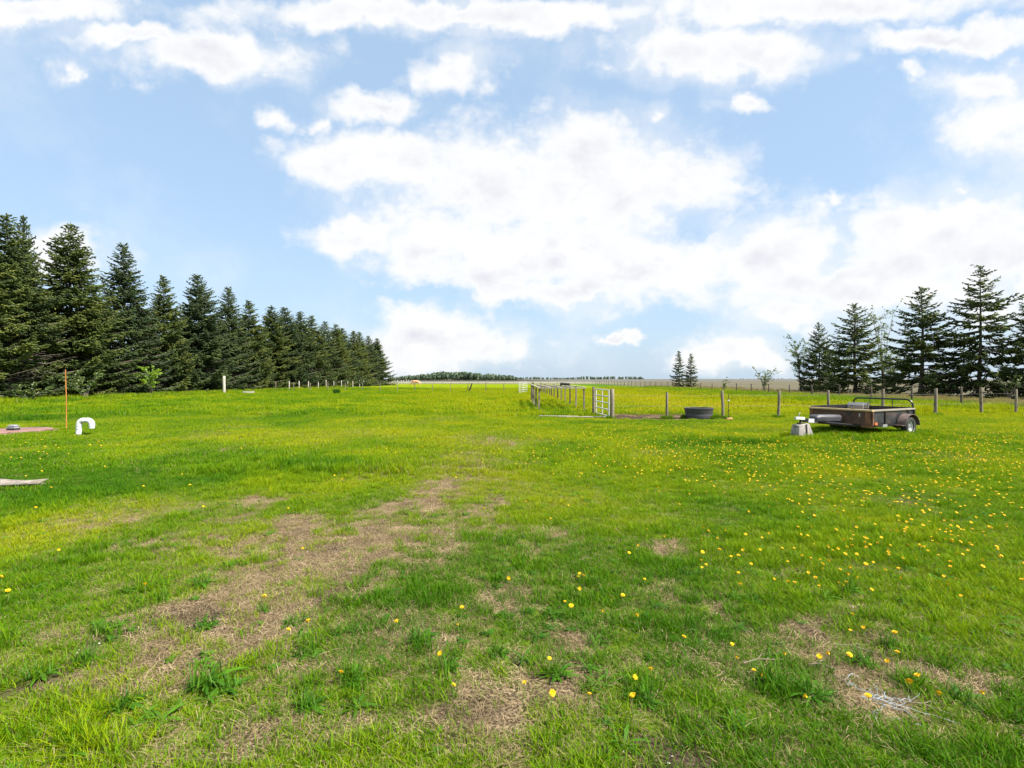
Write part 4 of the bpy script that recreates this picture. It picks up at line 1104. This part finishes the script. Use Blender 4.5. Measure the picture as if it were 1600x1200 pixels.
def scatter(name, label, coll, x, y, idx, scl, tint, dry, z=None):
    me = bpy.data.meshes.new(name); n = len(x)
    z = gz(x, y) - .004 if z is None else z
    me.vertices.add(n); me.vertices.foreach_set('co', np.stack([x, y, z], 1).astype(np.float32).ravel())
    for k, v, ty in (('pick', idx, 'INT'), ('size', scl, 'FLOAT'), ('tint', tint, 'FLOAT'), ('dryness', dry, 'FLOAT'), ('turn', rng.uniform(0, 6.283, n), 'FLOAT')):
        at = me.attributes.new(k, ty, 'POINT'); at.data.foreach_set('value', np.asarray(v, np.int32 if ty == 'INT' else np.float32))
    o = ob(name, me); tag(o, label, 'grass', kind='stuff')
    ng = bpy.data.node_groups.new(name + '_scatter', 'GeometryNodeTree')
    ng.interface.new_socket('Geometry', in_out='INPUT', socket_type='NodeSocketGeometry'); ng.interface.new_socket('Geometry', in_out='OUTPUT', socket_type='NodeSocketGeometry')
    N = ng.nodes; Lk = ng.links
    gi = N.new('NodeGroupInput'); go = N.new('NodeGroupOutput')
    ci = N.new('GeometryNodeCollectionInfo'); ci.inputs[0].default_value = coll; ci.inputs[1].default_value = True; ci.inputs[2].default_value = True
    ip = N.new('GeometryNodeInstanceOnPoints'); ip.inputs['Pick Instance'].default_value = True
    def attr(nm, ty):
        a = N.new('GeometryNodeInputNamedAttribute'); a.data_type = ty; a.inputs[0].default_value = nm; return a.outputs[0]
    cx = N.new('ShaderNodeCombineXYZ'); Lk.new(attr('turn', 'FLOAT'), cx.inputs[2])
    Lk.new(gi.outputs[0], ip.inputs['Points']); Lk.new(ci.outputs[0], ip.inputs['Instance']); Lk.new(attr('pick', 'INT'), ip.inputs['Instance Index'])
    Lk.new(cx.outputs[0], ip.inputs['Rotation']); Lk.new(attr('size', 'FLOAT'), ip.inputs['Scale'])
    Lk.new(ip.outputs[0], go.inputs[0])
    md = o.modifiers.new('scatter', 'NODES'); md.node_group = ng
    return o


def wedge(n, d0, d1, pw=2.0):
    d = (rng.uniform(d0 ** pw, d1 ** pw, n)) ** (1 / pw)
    return rng.uniform(-1, 1, n) * (d * 1.12 + 1.6), d


def tintmap(x, y):
    dry, dirt, pale, lush = maps(x, y)
    d = np.hypot(x, y)
    t = .54 + (fbm(x, y, 1.6, 4, 91) - .5) * 1.1 + (fbm(x, y, 7, 3, 93) - .5) * .5 - .22 * lush + .22 * pale + .42 * np.clip((d - 12) / 25, 0, 1)
    rank = np.clip((x - 18) / 3, 0, 1) * np.clip((y - 26) / 6, 0, 1)
    t = t - .07 * np.clip((-x + 1) / 5, 0, 1) * np.clip(1 - pale * 1.5, 0, 1)
    t = t + .22 * np.clip((x - 3) / 4, 0, 1) * np.clip((y - 23) / 3, 0, 1) - .55 * rank - .30 * np.clip((-x - 5) / 16, 0, 1) * np.clip((d - 9) / 8, 0, 1) - .20 * np.clip((7.5 - d) / 4, 0, 1) - .05
    return t + rng.normal(0, .07, len(x)), dry, dirt, pale, lush


# near lawn
x, y = wedge(58000, 1.3, 9.5, 1.6)
t, dry, dirt, pale, lush = tintmap(x, y)
cov = np.clip(1.08 - 1.05 * dry - .45 * dirt, .07, 1)
u = rng.random(len(x)); n1 = fbm(x, y, .35, 3, 131)
tall = np.clip(.12 + .45 * lush + (n1 - .5) * 1.0 - .25 * pale, .02, .85)
pick = np.where(rng.random(len(x)) < tall, rng.integers(3, 6, len(x)), rng.integers(0, 3, len(x)))
pick = np.where((pick == 5) & (lush < .3) & (rng.random(len(x)) < .7), 3, pick)
weed = rng.random(len(x)) < .022 + .05 * np.clip((fbm(x, y, .8, 3, 151) - .55) * 5, 0, 1)
pick = np.where(weed, rng.integers(9, 12, len(x)), pick)
keep = u < cov
gd = np.where(pick >= 9, 0, np.clip(.05 + .32 * dry + .15 * pale, 0, .5)) * np.where((pick >= 3) & (pick < 9), .35, 1)
scatter('lawn_grass', 'green grass blades of the near lawn', near_lib, x[keep], y[keep], pick[keep], rng.uniform(.75, 1.25, keep.sum()), t[keep], gd[keep])
x, y = wedge(26000, 1.3, 9.5, 1.6)
t, dry, dirt, pale, lush = tintmap(x, y)
keep = rng.random(len(x)) < np.clip(.12 + 1.0 * dry + .25 * pale - .55 * dirt - .25 * lush, 0.03, 1)
scatter('dead_grass', 'matted dead straw lying in the bare patches', near_lib, x[keep], y[keep], rng.integers(6, 9, keep.sum()), rng.uniform(.7, 1.3, keep.sum()), np.clip(rng.normal(.48, .32, keep.sum()) - .25 * dirt[keep], 0, 1), np.zeros(keep.sum()))
# middle lawn
x, y = wedge(26000, 9.0, 25, 1.7)
t, dry, dirt, pale, lush = tintmap(x, y)
u = rng.random(len(x)); keep = u < np.clip(1.05 - .8 * dry - 1.4 * dirt, .0, 1)
tall = np.clip(.16 + .6 * lush + (fbm(x, y, .9, 3, 133) - .5) * 1.0 + .25 * np.clip((x - 3) / 8, 0, 1) - .3 * pale, .02, .9)
pick = np.where(rng.random(len(x)) < tall, rng.integers(2, 4, len(x)), rng.integers(0, 2, len(x)))
pick = np.where((pick == 3) & (lush < .35), 2, pick)
scatter('meadow_grass', 'green grass of the middle lawn', mid_lib, x[keep], y[keep], pick[keep], rng.uniform(.75, 1.2, keep.sum()), t[keep], np.clip(.03 + .3 * dry + .12 * pale, 0, .5)[keep])
k2 = rng.random(len(x)) < np.clip(.9 * dry + .18 * pale - .6 * dirt - .05, 0, 1) * .6
scatter('dead_grass', 'patches of dead straw in the middle lawn', mid_lib, x[k2], y[k2], rng.integers(4, 6, k2.sum()), rng.uniform(.7, 1.2, k2.sum()), rng.uniform(.2, .8, k2.sum()), np.zeros(k2.sum()))
# pasture
x, y = wedge(34000, 23, 95, 1.6)
ok = (x < FIELD_X + 1.0 + rng.normal(0, .6, len(x))) & (x > -41 + .06 * y) & (rng.random(len(x)) < .95); x = x[ok]; y = y[ok]
t, dry, dirt, pale, lush = tintmap(x, y)
rank = np.clip((x - 17 + rng.normal(0, 1.2, len(x))) / 3, 0, 1) * np.clip((y - 25) / 6, 0, 1)
edge = np.clip((-x - 33 + .05 * y) / 4, 0, 1)
lowp = rng.random(len(x)); pick = np.where(lowp < .75 - .7 * rank, rng.integers(0, 2, len(x)), 2)
pick = np.where((rng.random(len(x)) < np.maximum(rank * .5, edge * .3)), 3, pick)
keep = rng.random(len(x)) < np.clip(1 - dirt * 1.2, 0, 1)
scatter('pasture_grass', 'pasture grass stretching back to the fences', far_lib, x[keep], y[keep], pick[keep], rng.uniform(.8, 1.2, keep.sum()), t[keep], np.clip(.04 + .2 * dry, 0, .5)[keep])
# rank dry weeds along the far side of the right fence
n_ = 2600; y = rng.uniform(26, 110, n_); x = FIELD_X + 1.0 + np.abs(rng.normal(0, 5.0, n_))
scatter('field_edge_grass', 'dry rank grass at the edge of the stubble field', far_lib, x, y, rng.integers(2, 4, n_), rng.uniform(.5, 1.0, n_), rng.uniform(.1, .6, n_), np.clip(.35 + .12 * (x - FIELD_X), 0, .97))
# extra tall grass round the feet of things
fx, fy, fp = [], [], []
def foot(cx, cy, r, n, big=2):
    for _ in range(n):
        a = random.uniform(0, 6.28); q = r * random.uniform(.85, 1.3)
        fx.append(cx + math.cos(a) * q); fy.append(cy + math.sin(a) * q); fp.append(big)
for (cx, cy) in front[:8]: foot(cx, cy, .12, 6, 3)
for (cx, cy) in LP + RP + [(3.88, 24.35)]: foot(cx, cy, .1, 4, 2)
foot(-12.95, 15.3, .12, 6, 2); foot(-14.6, 16.8, .06, 3, 2)
tubx = (1092 - 800) / F * 22.2
for k in range(70):
    a = random.uniform(3.0, 6.4); fx.append(tubx + math.cos(a) * .68); fy.append(22.15 + math.sin(a) * .5 - .08); fp.append(3)
for k in range(230):     # unmown grass below the trailer
    u_ = random.uniform(-.4, 3.2); v_ = random.uniform(-.9, 1.35); p_ = tw_(u_, v_, 0); fx.append(p_[0]); fy.append(p_[1]); fp.append(3 if random.random() < .6 else 2)
foot(bx_, by_, .28, 16, 2)
for k in range(26): fx.append(-8.0 + random.uniform(-.75, .75)); fy.append(7.95 + random.choice([-1, 1]) * random.uniform(.15, .3)); fp.append(2)
fx = np.array(fx); fy = np.array(fy)
scatter('unmown_grass', 'longer unmown grass round posts, tub and trailer', mid_lib, fx, fy, np.array(fp), rng.uniform(.7, 1.15, len(fx)), rng.uniform(.0, .45, len(fx)), np.full(len(fx), .05))
# dark tussock in the pasture
tx, ty = W(526, 615); V, T, B = blades(420, np.random.default_rng(9), .38, (.35, .75), (.1, .7), (.02, .035))
me = new_mesh('grass_tussock', V, T, {'brnd': B * .4}); me.materials.append(M_WEEDO)
tag(ob('grass_tussock', me, None, (tx, ty, gzf(tx, ty))), 'single dark green tussock in the pasture before the pale posts', 'plant')

# leafy weeds that stand out in the foreground
wl = []
for s in range(3):
    gg = np.random.default_rng(70 + s); parts = [rosette(17, gg, (.06, .15), .14), rosette(13, gg, (.04, .09), .2), blades(40, gg, .07, (.08, .16), (.2, .8), (.004, .007))]
    o = 0; Vs, Ts, Bs = [], [], []
    for V, T, B in parts: Vs.append(V); Ts.append(T + o); Bs.append(B); o += len(V)
    me = new_mesh('weed_plant', np.concatenate(Vs), np.concatenate(Ts), {'brnd': np.concatenate(Bs)}); me.materials.append(M_WEEDO); wl.append(me)
for i, (px, py, k) in enumerate([(312, 917, 1.0), (318, 985, .95), (455, 978, .8), (410, 958, .6), (322, 1078, 1.25), (350, 1085, 1.0), (250, 940, .7), (160, 990, .8), (475, 1025, .9), (550, 1070, .9),
                                 (560, 990, .7), (655, 1010, 1.0), (130, 1040, .9), (60, 1060, 1.0), (190, 1110, 1.0), (543, 830, .7), (1205, 1075, .9), (1270, 1095, 1.2), (1420, 1075, 1.0), (1350, 1040, .9), (1500, 1100, 1.0),
                                 (1120, 1000, .8), (930, 1010, .8), (870, 1060, 1.0), (1010, 1105, .9), (780, 1030, .8), (1390, 1010, .8), (1180, 940, .8), (700, 1050, .8), (480, 1110, .9), (1330, 925, .9)]):
    x, y = W(px, py); o = ob('weed_plant', wl[i % 3], None, (x, y, gzf(x, y) - .005)); o.scale = (k, k, k * random.uniform(.8, 1.2)); o.rotation_euler = (0, 0, random.uniform(0, 6.28))
    where = ('on the bare track left of the middle' if px < 600 else 'in the thin lawn at the middle of the foreground' if px < 1150 else 'round the bare soil and twine on the right')
    tag(o, 'leafy dark green weed rosette growing ' + where, 'weed', 'leafy weeds in the foreground lawn')

# ------------------------------------------------------------------ dandelions
def dande_mesh(seed):
    gg = np.random.default_rng(seed); b = MB()
    for ring, (n_, r0, r1, z0, z1) in enumerate([(16, .004, .021, .000, .006), (14, .003, .016, .003, .011), (9, .001, .009, .006, .014)]):
        for k in range(n_):
            a = k * 6.283 / n_ + ring * .2 + gg.normal(0, .06); wd = .0042 if ring < 2 else .003
            ca, sa = math.cos(a), math.sin(a); r1_ = r1 * gg.uniform(.88, 1.08)
            b.add([(ca * r0 + sa * wd * .4, sa * r0 - ca * wd * .4, z0 + .002), (ca * r0 - sa * wd * .4, sa * r0 + ca * wd * .4, z0 + .002), (ca * r1_ - sa * wd * .6, sa * r1_ + ca * wd * .6, z1), (ca * r1_ + sa * wd * .6, sa * r1_ - ca * wd * .6, z1)], [(0, 1, 2, 3)])
    b.lathe([(.001, -.010), (.006, -.008), (.008, .0), (.006, .004), (.001, .006)], 7)
    return b.mesh('flower_head', M_PETAL)


HEADS = [dande_mesh(s) for s in range(3)]
STEM = MB().tube([(0, 0, -.01), (.003, .002, .5), (0, 0, .995)], [.0022, .002, .0018], 5).mesh('stem', M_STEM)
LIST = [(859, 1059), (863, 1111), (820, 1097), (993, 1080), (1018, 1078), (990, 1127), (922, 1126), (997, 985), (942, 973), (893, 972), (883, 959), (1070, 1025), (1146, 1025), (1180, 1080), (1192, 1073),
        (1153, 1060), (1229, 1051), (1283, 1056), (1297, 1049), (1330, 1046), (1331, 999), (1352, 994), (1401, 1016), (1405, 1046), (1390, 1062), (1437, 1082), (1424, 1099), (1471, 1109), (1360, 1115), (1262, 1128),
        (1364, 943), (1232, 922), (1211, 914), (1097, 888), (1098, 896), (1155, 881), (1189, 874), (1008, 922), (912, 913), (904, 912), (974, 946), (1255, 881), (480, 998), (449, 1000), (619, 994), (715, 995),
        (687, 1039), (708, 1092), (795, 914), (531, 1075), (1540, 1120), (1353, 854), (1373, 855), (1393, 838), (1421, 862), (1440, 870), (1389, 868), (1372, 858), (1567, 883), (1538, 902), (1496, 915), (1600, 925)]
cand = [W(px, py) for px, py in LIST]
gg = np.random.default_rng(33)
m_ = 24000
px = gg.uniform(-40, 1640, m_); py = 592 + 60 * np.exp(gg.uniform(math.log(64 / 60), math.log(420 / 60), m_))
def gau(cx, cy, rx, ry, s): return s * np.exp(-((px - cx) / rx) ** 2 - ((py - cy) / ry) ** 2)
pr = gau(1420, 850, 150, 45, .060) + gau(1560, 830, 110, 60, .035) + gau(1400, 770, 260, 35, .10) + gau(1350, 715, 330, 26, .16) + gau(1150, 700, 220, 20, .12) + gau(1050, 745, 150, 30, .04) + gau(1500, 690, 160, 22, .14) \
    + gau(1180, 870, 130, 40, .02) + gau(80, 705, 90, 12, .06) + gau(90, 745, 60, 6, .04) + gau(1000, 670, 110, 10, .12) + gau(950, 690, 60, 15, .05) + .0012 + gau(1330, 900, 160, 40, .03)
sel = gg.random(m_) < pr * 2.2
for a_, b_ in zip(px[sel], py[sel]): cand.append(W(a_, b_))
m_ = 34000; xx = gg.uniform(3.5, 26.5, m_); yy = gg.uniform(22.3, 62, m_)
dn = np.clip((fbm(xx, yy, 4, 3, 171) - .36) * 1.8, .02, 1) * np.clip(1 - (yy - 30) / 40, .12, 1) * np.clip((24 - xx) / 3, .1, 1) * np.clip((yy - (23.9 + .1 * (xx - 6.5))) / .6, .03, 1)
sel = gg.random(m_) < dn * .75
cand += list(zip(xx[sel], yy[sel]))
m_ = 2500; xx = gg.uniform(-14, 3.5, m_); yy = gg.uniform(22, 60, m_); sel = gg.random(m_) < np.clip((fbm(xx, yy, 5, 3, 181) - .5) * 2, 0, 1) * np.clip((xx + 14) / 12, .05, 1); cand += list(zip(xx[sel], yy[sel]))
cand = [c for c in cand if abs(c[0]) < c[1] * 1.03 and not (abs(c[0] - tubx) < .75 and abs(c[1] - 22.2) < .6)]
cand.sort(key=lambda c: math.hypot(c[0], c[1]))
print('dandelions', len(cand))
G_D = 'yellow dandelions in the grass'
for i, (x, y) in enumerate(cand[:300]):
    h = random.uniform(.05, .12)
    reg = 'scattered in the thin foreground lawn' if y < 4.2 else ('in the drift on the right side of the lawn' if x > 1.5 else 'dotted in the lawn left of the drift')
    tilt = (random.gauss(-.05, .42), random.gauss(0, .42))
    t = thing('dandelion', 'yellow dandelion flower ' + reg, 'dandelion', (x, y, gzf(x, y)), random.uniform(0, 6.28), G_D)
    hd = ob('flower_head', HEADS[i % 3], t, (0, 0, h)); hd.rotation_euler = (tilt[0], tilt[1], 0); k = random.uniform(.52, .88); hd.scale = (k, k, k)
    s = ob('stem', STEM, t); s.scale = (1, 1, h)
V = []; Fq = []; o = 0
arr = np.array(cand[300:]); zz = gz(arr[:, 0], arr[:, 1])
for (x, y), z0 in zip(arr, zz):
    h = random.uniform(.06, .13) + (.05 if y > 22 else 0); r_ = random.uniform(.016, .024) * (1 + max(0, y - 22) / 60); a0 = random.uniform(0, 6.28); tx_, ty_ = random.gauss(0, .2), random.gauss(-.12, .2)
    V.append((x, y, z0 + h + .010))
    for k in range(6):
        q = a0 + k * 1.0472; V.append((x + r_ * math.cos(q), y + r_ * math.sin(q), z0 + h + r_ * (math.cos(q) * tx_ + math.sin(q) * ty_)))
    V.append((x, y, z0 + h - .012))
    for k in range(6):
        Fq.append((o, o + 1 + k, o + 1 + (k + 1) % 6)); Fq.append((o + 7, o + 1 + (k + 1) % 6, o + 1 + k))
    o += 8
me = new_mesh('distant_dandelions', np.array(V), np.array(Fq)); me.materials.append(M_PETAL)
tag(ob('distant_dandelions', me), 'countless small dandelions further off in the paddock', 'dandelions', kind='stuff')

# ------------------------------------------------------------------ litter of the bare foreground: twine, sticks, pebbles
x0, y0 = W(1378, 1108)
t = thing('baler_twine', 'tangle of pale blue baler twine lying on bare soil', 'twine', (x0, y0, gzf(x0, y0)))
gg = np.random.default_rng(44)
for k in range(9):
    p = np.array([gg.normal(-.03, .05), gg.normal(.0, .05), .02]); a = gg.uniform(-1.2, .2); pts = []
    for i in range(22):
        pts.append((p[0], p[1], max(.004, .010 + .007 * math.sin(i * .9 + k)))); a += gg.normal(0, .45); p = p + np.array([math.cos(a), math.sin(a), 0]) * .012
    MB().tube(pts, .0015, 5, False).build('strand', M_TWINE, t)
MB().tube([(-.06 + i * .006 + .01 * math.sin(i), .16 - i * .012, .018) for i in range(26)], .0018, 5, False).build('strand', M_TWINE, t)
MB().tube([(-.02 + i * .012, .02 - i * .0085 + .006 * math.sin(i * .8), .02) for i in range(24)], .0018, 5, False).build('strand', M_TWINE, t)
for i, (px, py, L_, a, lab) in enumerate([(1200, 1042, .30, .15, 'forked dry stick lying left of the twine'), (1325, 1075, .12, 1.2, 'short pale stick standing out above the twine'),
                                          (1345, 1020, .26, -.5, 'thin dry stick lying on the bare soil above the twine'), (1460, 1122, .20, -.6, 'dry stick running out from the twine to the right'), (1290, 1050, .16, -.35, 'small bent stick between two dandelions')]):
    x, y = W(px, py); t = thing('dry_stick', lab, 'stick', (x, y, gzf(x, y)), a)
    MB().tube([(-L_ / 2, 0, .02), (-L_ / 6, .012, .03), (L_ / 6, -.006, .028), (L_ / 2, .01, .015)], [.0045, .004, .0035, .002], 6).build('stick', M_TWIGD, t)
    MB().tube([(-L_ / 6, .012, .03), (0, .05, .035), (L_ / 7, .075, .02)], [.003, .0025, .0015], 5).build('side_twig', M_TWIGD, t)
V = []; Tq = []; o = 0
x, y = wedge(5000, 1.8, 6.5, 1.4); dry, dirt, pale, lush = maps(x, y); sel = rng.random(len(x)) < dirt * .55 + .02; x = x[sel]; y = y[sel]; z = gz(x, y)
for i in range(len(x)):
    s = .004 + .007 * random.random() ** 2; pts = np.array([(1, 0, 0), (-1, 0, 0), (0, 1, 0), (0, -1, 0), (0, 0, .8), (0, 0, -.8)]) * s * rng.uniform(.6, 1.3, (6, 3)); pts += (x[i], y[i], z[i] + s * .4)
    V.append(pts); Tq += [(o + a, o + b, o + c) for a, b, c in ((0, 2, 4), (2, 1, 4), (1, 3, 4), (3, 0, 4), (2, 0, 5), (1, 2, 5), (3, 1, 5), (0, 3, 5))]; o += 6
me = new_mesh('pebbles', np.concatenate(V), np.array(Tq)); me.materials.append(M_PEB)
tag(ob('pebbles', me), 'small pale pebbles on the bare foreground soil', 'pebbles', kind='stuff')
